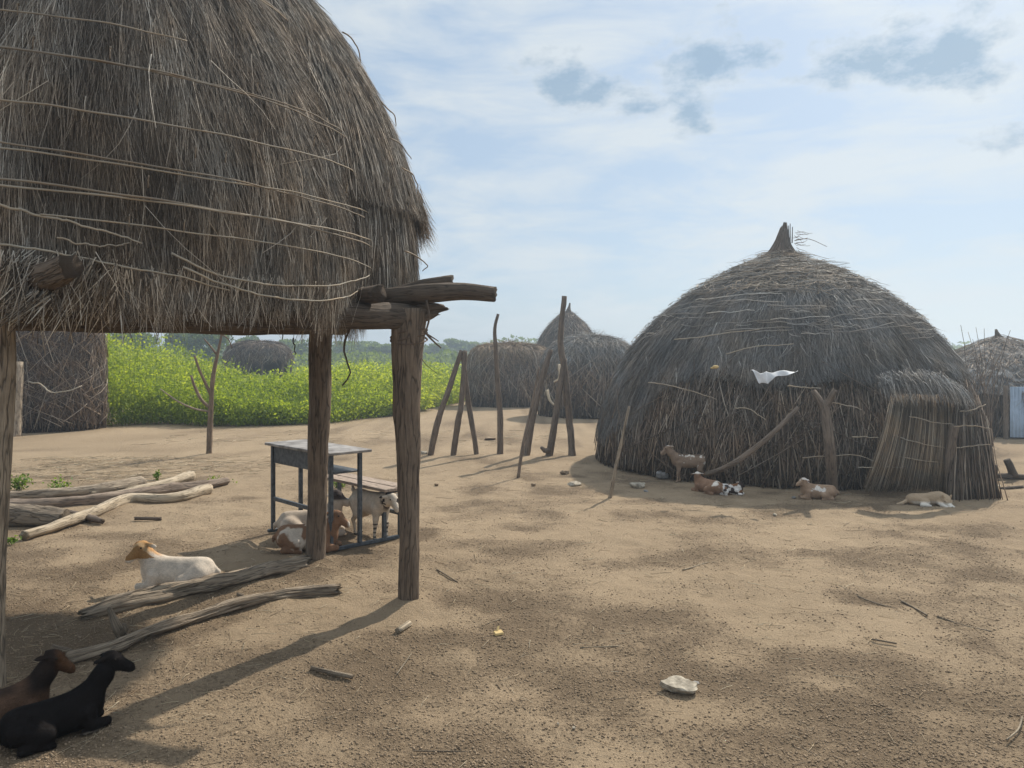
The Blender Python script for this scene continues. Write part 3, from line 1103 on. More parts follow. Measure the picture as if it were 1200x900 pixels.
    a = np.array([on_bin(random.uniform(45, 68), random.uniform(338, 352), random.uniform(0.04, 0.12))[0] for _ in range(n)])
    dirs = unit(np.stack([rng.normal(-0.75, 0.15, n), rng.normal(-0.1, 0.1, n), rng.normal(-0.55, 0.12, n)], -1))
    L = rng.uniform(0.1, 0.2, n)
    pts = a[:, None] + dirs[:, None] * (t[None, :, None] * L[:, None, None])
    tubes(mb, pts, np.full(n, 0.0026), rng.random(n), 4)
    mb.build('loose_stems', M['thatch'], g)
    # cords and strips hanging under the floor
    for pts, r in (([P(412, 377, 4.75), P(404, 410, 4.74), P(410, 436, 4.73), P(401, 452, 4.72)], 0.008),
                   ([P(302, 380, 4.1), P(304, 390, 4.1)], 0.004), ([P(334, 380, 4.3), P(331, 398, 4.3)], 0.005), ([P(344, 396, 4.4), P(346, 416, 4.4)], 0.005),
                   ([P(343, 378, 4.4), P(344, 396, 4.4)], 0.0025)):
        mb = MB()
        stick(mb, pts, r, 0.15, 5, 10, 0.004)
        mb.build('hanging_strip', M['brush'], g)
    # lashing round the head of the corner post
    mb = MB()
    base = np.array([PR[0], PR[1] + 0.02, 1.72])
    for kx in range(3):
        th = np.linspace(0, 2 * PI, 24)
        stick(mb, base + np.stack([np.cos(th) * 0.118, np.sin(th) * 0.118, 0.02 * kx + 0.03 * np.sin(th + kx)], -1), 0.007, 0.2, 6, 30)
    stick(mb, [P(500, 352, 4.86), P(503, 372, 4.84), P(498, 392, 4.82)], 0.009, 0.2, 6, 8)
    stick(mb, [P(497, 388, 4.82), P(506, 398, 4.80), P(517, 408, 4.80)], 0.008, 0.2, 6, 8)
    stick(mb, [P(498, 390, 4.82), P(508, 396, 4.80), P(514, 400, 4.80)], 0.006, 0.2, 6, 8)
    stick(mb, [P(494, 420, 4.84), P(500, 428, 4.82), P(511, 437, 4.80)], 0.003, 0.2, 5, 8)
    mb.build('lashing', M['brush'], g)


build_granary()


# ------------------------------------------------------------------ brush huts
def facing(n, spread, c):
    """angles round a thing at c, mostly on the side that faces the viewer"""
    a0 = math.atan2(-c[1], -c[0])
    m = int(n * 0.8)
    return np.concatenate([a0 + rng.uniform(-spread, spread, m), rng.uniform(0, 2 * PI, n - m)])


def brush_sticks(mb, D, th, z0, h, r, off, leanr=0.12, k=4, tint=None, hem=0.0):
    n = len(th)
    s = D.smax - z0
    t = np.linspace(0, 1, k)
    pts = []
    tilt = rng.normal(0, leanr, n)
    R = D.a
    for tt in t:
        thj = th + tilt * tt * h / R
        sj = np.clip(D.smax - z0 - h * tt, 0.05, None) if np.ndim(z0) else np.clip(D.smax - z0 - h * tt, 0.05, None)
        pts.append(D.pos(thj, sj) + D.nrm(thj, sj) * (off + rng.normal(0, 0.012, n))[:, None])
    tubes(mb, np.stack(pts, 1), r, rng.random(n) ** 1.3 if tint is None else tint, 4)


def build_main_hut():
    c = np.array([4.12, 11.75])
    h = thing('thatched_hut', 'large domed grey thatched hut with a pointed top knot and animals in its shade', 'hut', (c[0], c[1], 0))
    prof = [(0.03, 3.17), (0.11, 3.10), (0.25, 3.01), (0.48, 2.91), (0.85, 2.755), (1.24, 2.53), (1.63, 2.235), (1.99, 1.87), (2.26, 1.48), (2.46, 1.04), (2.58, 0.57), (2.66, 0.0)]
    rot = math.atan2(-c[0], c[1])
    D = Dome(c, 1.02, 0.94, rot, prof, lean=(0.04, 0))
    z_at = lambda z: float(D.s[np.argmin(np.abs(D.z - z))])
    toward = math.atan2(-c[1], -c[0])
    # packed inner wall
    mb = MB()
    D.shell(mb, -0.06, 120, 44, s0=z_at(3.12), s1=D.smax + 0.05, amp=0.03)
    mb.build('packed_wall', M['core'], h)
    # wall of upright brush
    mb = MB()
    n = 7500
    th = facing(n, 1.7, c) - rot
    brush_sticks(mb, D, th, rng.uniform(-0.02, 0.25, n), rng.uniform(0.6, 1.45, n), rng.uniform(0.004, 0.010, n), rng.uniform(-0.05, 0.10, n), 0.09)
    n = 260
    th = facing(n, 1.6, c) - rot
    brush_sticks(mb, D, th, rng.uniform(0.0, 0.9, n), rng.uniform(0.3, 0.9, n), rng.uniform(0.004, 0.009, n), rng.uniform(0.06, 0.16, n), 0.32, tint=rng.uniform(0.2, 0.75, n))
    mb.build('brush_wall', M['brush'], h)
    # thatched roof: drooping edge about 1.3 m up
    mb = MB()
    se = z_at(1.30)
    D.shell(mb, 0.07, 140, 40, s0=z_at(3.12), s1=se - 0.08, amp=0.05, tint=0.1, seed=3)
    n = 42000
    th = facing(n, 1.75, c) - rot
    rel = (th + rot - toward + PI) % (2 * PI) - PI
    se = se + sm(-rel, 0.45, 1.05) * 0.85 - 0.10 * sm(rel, 0.2, 0.8)
    s = z_at(3.12) + (se + 0.02 - z_at(3.12)) * rng.random(n) ** 0.62
    edge = (fbm(np.stack([th * 6, th * 0, th * 0], -1), 3) - 0.5) * 0.7
    L = np.minimum(rng.uniform(0.2, 0.6, n), se + edge + 0.12 * rng.random(n) - s)
    L = np.maximum(L, 0.05)
    clump = fbm(np.stack([th * 8, s * 2.4, th * 0 + 3], -1), 3)
    D.strands(mb, th, s, L, 0.06 + rng.random(n) * 0.07, 0.06, 0.0075, 0.16, 5, np.clip(rng.random(n) ** 1.5 * 0.7 + (clump - 0.4) * 0.8, 0, 1))
    # twigs laid round the dome in untidy hoops
    n = 300
    th = facing(n, 1.6, c) - rot
    s = rng.uniform(z_at(2.98), z_at(1.75), n)
    k = 7
    t = np.linspace(-0.5, 0.5, k)
    Lh = rng.uniform(0.2, 0.9, n)
    R = np.interp(s, D.s, D.r)
    pts = []
    sl = rng.normal(0, 0.12, n)
    for tt in t:
        thj = th + Lh * tt / R
        sj = s + sl * Lh * tt + rng.normal(0, 0.008, n)
        pts.append(D.pos(thj, sj) + D.nrm(thj, sj) * (0.18 + rng.normal(0, 0.008, n))[:, None])
    tubes(mb, np.stack(pts, 1), rng.uniform(0.003, 0.0065, n), rng.uniform(0.45, 1.0, n), 4)
    # fuzz in the outline
    n = 1600
    D.strands(mb, rng.uniform(0, 2 * PI, n), rng.uniform(z_at(3.12), z_at(1.5), n), rng.uniform(0.08, 0.25, n), 0.14, 0.10, 0.007, 0.6, 5, rng.random(n), 0.15)
    mb.build('roof_thatch', M['hutthatch'], h)
    # pale tangled straw under the top knot
    mb = MB()
    n = 1000
    th = toward - rot + rng.normal(0.12, 0.55, n)
    s = z_at(3.12) + rng.random(n) ** 0.9 * (z_at(2.45) - z_at(3.12))
    D.strands(mb, th, s, rng.uniform(0.08, 0.28, n), 0.16, 0.07, 0.010, 1.1, 5, rng.random(n), 0.4)
    mb.build('crown_straw', M['reed'], h)
    # top knot: bundled stalks drawn up into a bent point
    mb = MB()
    kz = np.array([3.02, 3.15, 3.24, 3.33, 3.44, 3.57, 3.70])
    kr = np.array([0.50, 0.29, 0.19, 0.125, 0.08, 0.048, 0.02])
    nth = 28
    a = np.arange(nth) * 2 * PI / nth
    kx = c[0] + 0.04 + 0.05 * ((kz - 3.02) / 0.6) ** 2
    V = np.stack([kx[:, None] + np.cos(a)[None] * kr[:, None], c[1] + np.sin(a)[None] * kr[:, None], np.broadcast_to(kz[:, None], (7, nth))], -1)
    V += rng.normal(0, 0.006, V.shape)
    j = (np.arange(6) * nth)[:, None]
    i = np.arange(nth)[None]
    mb.add(V.reshape(-1, 3), [np.stack([j + i, j + (i + 1) % nth, j + nth + (i + 1) % nth, j + nth + i], -1).reshape(-1, 4), (6 * nth + np.arange(nth))[None]], 0.2)
    n = 700
    a = rng.random(n) * 2 * PI
    t = np.linspace(0, 1, 6)
    zz = 3.08 + rng.uniform(0, 0.25, n)[:, None] + t[None] * rng.uniform(0.2, 0.36, n)[:, None]
    rr = np.interp(zz, kz, kr) + 0.008 + rng.normal(0, 0.006, (n, 1))
    xx = np.interp(zz, kz, kx)
    pts = np.stack([xx + np.cos(a)[:, None] * rr, c[1] + np.sin(a)[:, None] * rr, zz], -1)
    tubes(mb, pts, np.full(n, 0.007), rng.random(n) * 0.6, 4)
    q = P(926, 262, 11.75)
    for dx, dz in ((0, 0), (0.03, -0.05), (-0.02, -0.03)):
        stick(mb, [q + (dx, 0, -0.3), q + (dx * 1.2, 0, dz)], 0.010, 0.1, 5, 4)
    stick(mb, [P(931, 282, 11.4), P(948, 280, 11.35), P(969, 289, 11.3)], 0.006, 0.3, 4, 6)
    for _ in range(12):
        p0 = P(931 + random.uniform(-2, 3), random.uniform(270, 290), 11.4)
        stick(mb, [p0, p0 + (random.uniform(0.05, 0.25), 0, random.uniform(-0.1, 0.15))], 0.004, 0.3, 4, 4, 0.01)
    mb.build('top_knot', M['brush'], h)
    # ridge of thatch over the door
    mb = MB()
    pe = [P(1034, 452, 8.92), P(1055, 448, 8.84), P(1085, 448, 8.78), P(1115, 454, 8.82), P(1136, 467, 8.92)]
    E, par = smooth_path(pe, 0.04)
    n = 1400
    ii = rng.integers(0, len(E) - 1, n)
    a0 = E[ii] + rng.normal(0, 0.02, (n, 3)) + np.stack([np.zeros(n), rng.uniform(0, 0.16, n), np.zeros(n)], -1)
    a0[:, 2] += (a0[:, 1] - E[ii][:, 1]) * 0.8
    t = np.linspace(0, 1, 5)
    out = unit(np.stack([rng.normal(0.25, 0.25, n), -np.ones(n) * 0.8, rng.normal(-0.35, 0.15, n)], -1))
    L = rng.uniform(0.07, 0.20, n)
    pts = a0[:, None] + out[:, None] * (t[None, :, None] * L[:, None, None])
    pts[..., 2] -= (t[None] ** 2) * (L * 0.95)[:, None]
    side = unit(np.cross(out, [0, 0, 1.0]) + rng.normal(0, 0.3, (n, 3)))
    ribbons(mb, pts, np.full(n, 0.008), side, rng.random(n) ** 1.2)
    log(mb, np.array(pe) + (0, 0.1, -0.01), [0.03, 0.04, 0.04, 0.035, 0.03], 10, 0.06, 0.25, tint=0.1)
    mb.build('door_eave', M['hutthatch'], h)
    # reed mat hung in the doorway: leaning trapezoid of upright reeds
    mb = MB()
    n = 1500
    u = rng.random(n)
    tl, tr = P(1046, 461, 8.98), P(1112, 462, 9.0)
    bl, br = P(1014, 577, 8.72), P(1110, 577, 8.76)
    t = np.linspace(0, 1, 5)
    cut = rng.uniform(0.8, 1.0, n)
    st = rng.uniform(0.0, 0.2, n)
    top_p = tl + (tr - tl) * u[:, None]
    u2 = u + rng.normal(0, 0.03, n)
    bot_p = bl + (br - bl) * u2[:, None]
    tt = st[:, None] + (cut - st)[:, None] * t[None]
    pts = top_p[:, None] * (1 - tt[..., None]) + bot_p[:, None] * tt[..., None]
    pts[..., 1] += rng.normal(0, 0.022, (n, 1)) - 0.06 * np.sin(tt * PI)
    tubes(mb, pts, rng.uniform(0.0035, 0.006, n), rng.random(n), 4)
    mb.build('door_mat', M['reed'], h)
    for py0, py1, x0, x1 in ((488, 497, 1066, 1118), (511, 526, 1046, 1110), (531, 543, 1034, 1112), (548, 546, 1005, 1075)):
        mb = MB()
        stick(mb, [P(x0, py0, 8.78), P((x0 + x1) / 2, (py0 + py1) / 2 + 1, 8.72), P(x1, py1, 8.76)], 0.007, 0.7, 6, 14, 0.004)
        mb.build('tie_stick', M['binding'], h)
    for pts in ([P(940, 537, 8.85), P(975, 535, 8.8), P(1000, 533, 8.8), P(1030, 542, 8.75)], [P(998, 512, 8.86), P(1030, 513, 8.8)], [P(923, 452, 9.05), P(962, 455, 9.0)],
                [P(975, 471, 8.95), P(1010, 480, 8.88)], [P(760, 448, 9.75), P(800, 455, 9.5), P(840, 468, 9.3)], [P(862, 478, 9.15), P(880, 479, 9.1), P(898, 492, 9.05)],
                [P(1125, 482, 8.75), P(1140, 481, 8.72), P(1155, 474, 8.75)], [P(1118, 500, 8.66), P(1135, 498, 8.6), P(1160, 502, 8.66)], [P(1120, 525, 8.62), P(1140, 523, 8.57), P(1160, 521, 8.6)],
                [P(850, 415, 9.5), P(890, 405, 9.4), P(930, 403, 9.35)], [P(790, 398, 10.0), P(840, 393, 9.85), P(890, 386, 9.75)]):
        mb = MB()
        stick(mb, pts, 0.008, 0.55 + 0.4 * random.random(), 6, 14, 0.004)
        mb.build('tie_stick', M['binding'], h)
    # brush screen beside the door
    mb = MB()
    n = 1100
    u = rng.random(n)
    a, b = P(1116, 470, 8.92), P(1148, 478, 8.85)
    a2, b2 = G(1112, 585), G(1165, 583)
    dep = rng.normal(0, 0.05, n)
    t = np.linspace(0, 1, 5)
    hh = rng.uniform(0.55, 1.05, n)
    top_p = a + (b - a) * u[:, None]
    bot_p = a2 + (b2 - a2) * u[:, None] + rng.normal(0, 0.03, (n, 3)) * (1, 1, 0)
    pts = bot_p[:, None] + (top_p - bot_p)[:, None] * (t[None, :, None] * hh[:, None, None])
    pts[..., 1] += dep[:, None] + rng.normal(0, 0.01, (n, 5))
    pts[..., 0] += rng.normal(0, 0.006, (n, 5))
    tubes(mb, pts, rng.uniform(0.004, 0.009, n), rng.random(n) ** 1.2, 4)
    # its short return wall back to the hut
    n = 500
    u = rng.random(n)
    b3 = np.array([6.1, 10.0, 0])
    bot_p = b2 + (b3 - b2) * u[:, None] + rng.normal(0, 0.03, (n, 3)) * (1, 1, 0)
    top_p = bot_p * (0.97, 1.0, 1) + np.array([0, 0.05, 1.05])
    pts = bot_p[:, None] + (top_p - bot_p)[:, None] * (t[None, :, None] * rng.uniform(0.6, 1.05, n)[:, None, None])
    pts += rng.normal(0, 0.006, pts.shape)
    tubes(mb, pts, rng.uniform(0.004, 0.009, n), rng.random(n) ** 1.2, 4)
    mb.build('door_screen', M['brush'], h)
    # door posts, forked prop
    mb = MB()
    log(mb, [G(1108, 582) + (0, 0.05, -0.05), P(1112, 540, 8.72), P(1119, 498, 8.72)], [0.055, 0.05, 0.055], 12, 0.05, 0.1)
    mb.build('door_post', M['pole'], h)
    mb = MB()
    log(mb, [G(977, 579) + (0, 0.02, -0.05), P(972, 530, 8.72), P(968, 488, 8.8), P(966, 470, 8.85)], [0.07, 0.06, 0.058, 0.05], 14, 0.05, 0.1)
    log(mb, [P(967, 482, 8.82), P(960, 468, 8.84), P(953, 458, 8.86)], [0.045, 0.04, 0.032], 10, 0.04, 0.1)
    log(mb, [P(967, 482, 8.82), P(973, 468, 8.8), P(979, 457, 8.78)], [0.045, 0.04, 0.032], 10, 0.04, 0.1)
    mb.build('forked_post', M['pole'], h)
    return D


HUT = build_main_hut()


def small_hut(name, label, c, a, b, rot, prof, nb, nr, brushr, roofz, mats=('hutthatch', 'brush'), spike=None, gapside=None, shaggy=0.25, group=None, rw=0.014):
    h = thing(name, label, 'hut', (c[0], c[1], 0), group)
    D = Dome(c, a, b, rot, prof)
    z_at = lambda z: float(D.s[np.argmin(np.abs(D.z - z))])
    mb = MB()
    if gapside is None:
        D.shell(mb, -0.08, 72, 28, s1=D.smax + 0.05, amp=0.04)
    else:
        D.shell(mb, -0.08, 72, 20, s1=z_at(gapside), amp=0.04)
        D.shell(mb, -0.10, 40, 20, s0=z_at(gapside), s1=D.smax + 0.05, amp=0.04, th0=PI * 0.62, th1=PI * 1.62)
    mb.build('packed_wall', M['core'], h)
    mb = MB()
    n = nb
    th = facing(n, 1.8, c) - rot
    brush_sticks(mb, D, th, rng.uniform(-0.03, 0.3, n), rng.uniform(0.5, 1.0, n) * min(1.6, D.smax * 0.6), rng.uniform(0.6, 1.3, n) * brushr, rng.uniform(-0.06, 0.12, n), 0.2)
    n = nb // 3
    th = facing(n, 1.8, c) - rot
    brush_sticks(mb, D, th, rng.uniform(0.2, 1.2, n), rng.uniform(0.3, 0.9, n), rng.uniform(0.5, 1.0, n) * brushr, rng.uniform(0.04, 0.18, n), 0.6, tint=rng.uniform(0.35, 1, n))
    mb.build('brush_wall', M[mats[1]], h)
    mb = MB()
    n = nr
    th = facing(n, 1.9, c) - rot
    se = z_at(roofz)
    D.shell(mb, 0.03, 80, 24, s1=se, amp=0.06 if spike is not None else 0.13, tint=0.15, seed=2)
    s = 0.03 + (se - 0.03) * rng.random(n) ** 0.7
    L = np.maximum(np.minimum(rng.uniform(0.2, 0.6, n), se + rng.random(n) * shaggy * 2 - s), 0.06)
    D.strands(mb, th, s, L, 0.05 + rng.random(n) * 0.07, 0.10, rw, 0.3, 5, rng.random(n) ** 1.3, 0.12)
    n = 240 if spike is not None else 900
    D.strands(mb, rng.random(n) * 2 * PI, rng.random(n) * se, rng.uniform(0.1, 0.35, n), 0.12, 0.2, rw * 0.6, 0.6, 5, rng.random(n), 0.2)
    mb.build('roof_thatch', M[mats[0]], h)
    if spike is not None:
        mb = MB()
        tip, zb, rb = spike
        top = np.array([c[0], c[1]])
        n = 120
        aa = rng.random(n) * 2 * PI
        t = np.linspace(0, 1, 5)
        rr = rb * (1 - t[None]) ** 1.9 * rng.uniform(0.6, 1.0, (n, 1)) + 0.02
        pts = np.stack([top[0] + np.cos(aa)[:, None] * rr + (tip[0] - top[0]) * t, top[1] + np.sin(aa)[:, None] * rr + 0 * t, zb + t[None] * (tip[2] - zb) * rng.uniform(0.8, 1.02, (n, 1))], -1)
        tubes(mb, pts, np.full(n, 0.018), rng.random(n) * 0.5, 4)
        mb.build('top_knot', M['brush'], h)
    return h, D


def build_far_huts():
    # low flat-topped shelter with a brown straw cap
    c = P(597, 440, 26.0)
    small_hut('brush_hut', 'low flat-topped brush hut capped with brown straw, behind the single upright pole', (c[0], c[1]), 1.38, 1.2, 0.0,
              [(0, 1.98), (0.5, 1.95), (0.8, 1.84), (0.93, 1.62), (0.98, 1.1), (1.0, 0.0)], 2600, 3500, 0.014, 1.62, ('topstraw', 'brush'), shaggy=0.3, rw=0.02)
    # shaggy hut next to it
    c = P(692, 440, 21.4)
    small_hut('brush_hut', 'shaggy straw-topped brush hut with gaps in its stick wall, behind the crossed poles', (c[0], c[1]), 1.36, 1.25, 0.0,
              [(0, 2.14), (0.35, 2.08), (0.7, 1.9), (0.9, 1.6), (0.97, 1.1), (1.0, 0.0)], 1500, 5200, 0.013, 1.55, ('hutthatch', 'brush'), gapside=1.35, shaggy=0.35, rw=0.016)
    # tall pointed hut behind
    c = P(665, 400, 31.0)
    small_hut('thatched_hut', 'tall smooth hut with a pointed top rising behind the shaggy brush hut', (c[0], c[1]), 1.18, 1.18, 0.0,
              [(0, 3.50), (0.12, 3.40), (0.3, 3.20), (0.6, 2.85), (0.84, 2.45), (0.96, 2.1), (1.0, 1.7), (1.0, 0.0)], 1200, 5000, 0.016, 1.0, ('brush', 'brush'), spike=((c[0] + 0.10, c[1], 3.86), 3.36, 0.2), shaggy=0.1, rw=0.02)
    # hut at the right edge with a patched roof
    c = P(1172, 440, 17.0)
    h = thing('thatched_hut', 'low hut with a mottled patched roof and pale tin door beyond the big hut', 'hut', (c[0], c[1], 0))
    D = Dome((c[0], c[1]), 2.0, 2.0, 0, [(0, 2.08), (0.08, 2.02), (0.25, 1.88), (0.52, 1.62), (0.80, 1.27), (1.0, 0.92), (1.03, 0.86)])
    mb = MB()
    D.shell(mb, 0.02, 90, 40, amp=0.08, tint=0.4)
    mb.build('patched_roof', M['rag'], h)
    mb = MB()
    n = 2600
    D.strands(mb, facing(n, 1.8, c), rng.random(n) ** 0.7 * D.smax, rng.uniform(0.1, 0.4, n), 0.05, 0.05, 0.012, 0.4, 5, rng.random(n), 0.1)
    mb.build('roof_thatch', M['brush'], h)
    W = Dome((c[0], c[1]), 1.9, 1.9, 0, [(0.97, 1.15), (0.99, 0.6), (1.0, 0.0)])
    mb = MB()
    W.shell(mb, -0.05, 72, 12, s1=W.smax + 0.05, amp=0.03)
    mb.build('packed_wall', M['core'], h)
    mb = MB()
    n = 1800
    brush_sticks(mb, W, facing(n, 1.8, c), rng.uniform(0, 0.2, n), rng.uniform(0.4, 1.0, n), rng.uniform(0.006, 0.013, n), rng.uniform(-0.03, 0.08, n), 0.15)
    mb.build('brush_wall', M['brush'], h)
    mb = MB()
    n = 90
    aa = rng.random(n) * 2 * PI
    t = np.linspace(0, 1, 5)
    tip = P(1167, 386, 17.0)
    rr = 0.16 * (1 - t[None]) ** 1.6 * rng.uniform(0.6, 1, (n, 1)) + 0.015
    pts = np.stack([c[0] + np.cos(aa)[:, None] * rr + (tip[0] - c[0]) * t, c[1] + np.sin(aa)[:, None] * rr, 1.95 + t[None] * (tip[2] - 1.95) * rng.uniform(0.75, 1.02, (n, 1))], -1)
    tubes(mb, pts, np.full(n, 0.014), rng.random(n) * 0.4, 4)
    mb.build('top_knot', M['brush'], h)
    mb = MB()
    # corrugated tin door
    a, b = P(1184, 512, 15.1), P(1215, 514, 15.05)
    z1 = P(1184, 455, 15.1)[2]
    nx = 60
    u = np.linspace(0, 1, nx)
    base = a + (b - a) * u[:, None]
    base[:, 2] = 0.03
    base[:, 1] += 0.012 * np.sin(u * 2 * PI * 7)
    front = np.concatenate([base, base + (0, 0, z1)])
    back = front + (0, 0.012, 0)
    i = np.arange(nx - 1)
    F = np.stack([i, i + 1, nx + i + 1, nx + i], -1)
    e = np.array([0, nx, 3 * nx, 2 * nx])
    mb.add(np.concatenate([front, back]), [F, F[:, ::-1] + 2 * nx, np.stack([nx + i, nx + i + 1, 3 * nx + i + 1, 3 * nx + i], -1), e[None], (e + nx - 1)[::-1][None]])
    mb.build('tin_door', M['tin'], h)
    mb = MB()
    log(mb, [(a[0] - 0.1, a[1] - 0.02, -0.05), (a[0] - 0.1, a[1], z1 + 0.05)], [0.05, 0.045], 10, 0.06, 0.08)
    mb.build('door_post', M['pole'], h)
    # dry bush between the huts
    bsh = thing('dry_bush', 'bare twiggy dry bush standing between the big hut and the patched hut', 'bush', tuple(G(1150, 520)))
    mb = MB()
    base = G(1150, 522)
    for _ in range(40):
        a = base + (random.uniform(-0.25, 0.25), random.uniform(-0.15, 0.15), 0)
        up = random.uniform(0.8, 2.1)
        b = a + (random.gauss(-0.05, 0.18), random.gauss(0, 0.15), up * 0.55)
        d = b + (random.gauss(0, 0.22), random.gauss(0, 0.15), up * 0.5)
        stick(mb, [a, b, d], 0.0075, random.random() * 0.7, 4, 7, 0.012)
    mb.build('twigs', M['brush'], bsh)


build_far_huts()


def build_left_stockade():
    c = P(60, 440, 17.2)
    h = thing('brushwood_pen', 'tall dark oval pen of packed thorny brushwood at the edge of the green field', 'pen', (c[0], c[1], 0))
    D = Dome((c[0], c[1]), 1.02, 0.85, 0, [(0.86, 2.75), (0.96, 2.6), (1.0, 1.2), (1.02, 0.0)])
    mb = MB()
    D.shell(mb, -0.10, 80, 24, s1=D.smax + 0.05, amp=0.05)
    th = np.linspace(0, 2 * PI, 48, endpoint=False)
    rim = D.pos(th, np.full(48, 0.0))
    ii = np.arange(48)
    mb.add(np.concatenate([rim, [[c[0], c[1], 2.7]]]), np.stack([ii, (ii + 1) % 48, np.full(48, 48)], -1))
    mb.build('packed_core', M['core'], h)
    mb = MB()
    n = 3800
    brush_sticks(mb, D, facing(n, 1.9, c), rng.uniform(-0.03, 1.6, n), rng.uniform(0.4, 1.3, n), rng.uniform(0.004, 0.012, n), rng.uniform(-0.08, 0.10, n), 0.3)
    n = 1500
    brush_sticks(mb, D, facing(n, 1.9, c), rng.uniform(0.1, 2.3, n), rng.uniform(0.2, 0.7, n), rng.uniform(0.004, 0.010, n), rng.uniform(0.02, 0.16, n), 1.0, tint=rng.uniform(0.3, 1, n))
    mb.build('brushwood', M['brush'], h)
    mb = MB()
    stick(mb, [P(33, 447, 16.0), P(48, 450, 15.95), P(62, 460, 15.9), P(80, 458, 15.95), P(96, 452, 16.1)], 0.018, 0.9, 6, 16, 0.01)
    mb.build('pale_branch', M['binding'], h)
    mb = MB()
    log(mb, [G(19, 511) - (0, 0, 0.05), P(21, 465, 15.7), P(22, 424, 15.75)], [0.10, 0.09, 0.10], 12, 0.1, 0.1, tint=0.75)
    solo(mb, 'short_post', M['log'], 'short pale grey stump post in front of the brushwood pen', 'post')


build_left_stockade()


# ------------------------------------------------------------------ leaves, field, trees
def leaves(mb, c, size, tint, up=0.3):
    """folded diamond leaves at centres c"""
    n = len(c)
    d = unit(rng.normal(size=(n, 3)) + np.array([0, 0, up]))
    s = unit(np.cross(d, rng.normal(size=(n, 3))))
    nn = np.cross(d, s)
    L, W = size[:, None], (size * rng.uniform(0.42, 0.62, n))[:, None]
    a, b = c - d * L * 0.5, c + d * L * 0.5
    l, r = c - s * W * 0.5 + nn * W * 0.18, c + s * W * 0.5 + nn * W * 0.18
    V = np.stack([a, r, b, l], 1).reshape(-1, 3)
    i = (np.arange(n) * 4)[:, None]
    mb.add(V, np.concatenate([i + np.array([[0, 1, 2]]), i + np.array([[0, 2, 3]])]), np.repeat(tint, 4))


def field_edge(x):
    """distance of the field's near edge"""
    xs = [-30, -9.7, -7.0, -4.6, -3.0, -2.5, -1.8, -1.3]
    ys = [17.6, 17.6, 17.8, 18.6, 21.5, 24.5, 29.0, 33.0]
    return np.interp(x, xs, ys)


def build_field():
    mb = MB()
    n = 12500
    v = rng.random(n) ** 2.1
    x = rng.uniform(-34, 0.5, n)
    y0 = field_edge(x)
    y0 = y0 + (fbm(np.stack([x * 0.7, x * 0, x * 0 + 21], -1), 3) - 0.5) * 2.2
    y = y0 + 0.1 + v * 45
    yin = y - y0
    # keep what lies in view (with a margin) and not in the pen
    keep = (x / y > -0.78) & (x < -0.6 - (y - 26) * 0.0 + 1.0)
    keep &= ~(((x - (-10.43)) / 1.25) ** 2 + ((y - 17.2) / 1.05) ** 2 < 1)
    x, y, yin = x[keep], y[keep], yin[keep]
    n = len(x)
    hgt = (0.5 + 0.5 * sm(yin, 0.0, 2.6)) *  np.interp(x / y * FPX + CX, [0, 120, 180, 240, 285, 340, 400, 470, 540], [2.3, 2.1, 1.8, 1.4, 0.9, 0.9, 1.2, 1.25, 1.15]) * np.where(y > 29, 0.8, 1) * (0.55 + 0.85 * fbm(np.stack([x * 0.9, y * 0.9, x * 0], -1), 3)) * rng.uniform(0.75, 1.22, n)
    tall = rng.random(n) < 0.07
    hgt = np.where(tall, hgt * rng.uniform(1.1, 1.4, n), hgt)
    k = np.where(yin < 4, 70, 34)
    idx = np.repeat(np.arange(n), k)
    m = len(idx)
    t = rng.random(m) ** 0.95 * np.where(rng.random(m) < 0.06, 1.12, 1)
    spread = 0.10 + 0.28 * np.sin(np.clip(t, 0, 1) * PI * 0.85 + 0.15)
    a = rng.random(m) * 2 * PI
    rr = spread * np.sqrt(rng.random(m))
    leanx, leany = rng.normal(0, 0.12, n), rng.normal(0, 0.12, n)
    c = np.stack([x[idx] + np.cos(a) * rr + leanx[idx] * t, y[idx] + np.sin(a) * rr + leany[idx] * t, hgt[idx] * (0.04 + 0.98 * t)], -1)
    size = rng.uniform(0.04, 0.115, m) * np.clip(y[idx] / 20, 0.9, 2.2)
    pt = rng.normal(0, 0.13, n)
    patch = fbm(np.stack([x * 0.35, y * 0.35, x * 0 + 8], -1), 2) - 0.5
    tint = np.clip(0.5 + pt[idx] + rng.normal(0, 0.14, m) + patch[idx] * 1.1, 0, 1)
    leaves(mb, c, size, tint, 0.5)
    # stems
    e = rng.random(n) < 0.6
    b = np.stack([x[e], y[e], np.full(e.sum(), -0.02)], -1)
    tp = np.stack([x[e] + leanx[e], y[e] + leany[e], hgt[e]], -1)
    tubes(mb, np.stack([b, (b + tp) / 2 + rng.normal(0, 0.03, b.shape), tp], 1), np.full(e.sum(), 0.009), np.full(e.sum(), 0.35), 4)
    o = mb.build('crop_field', M['field'])
    o['kind'] = 'stuff'
    o['label'] = 'tall yellow-green leafy crop filling the field'


build_field()


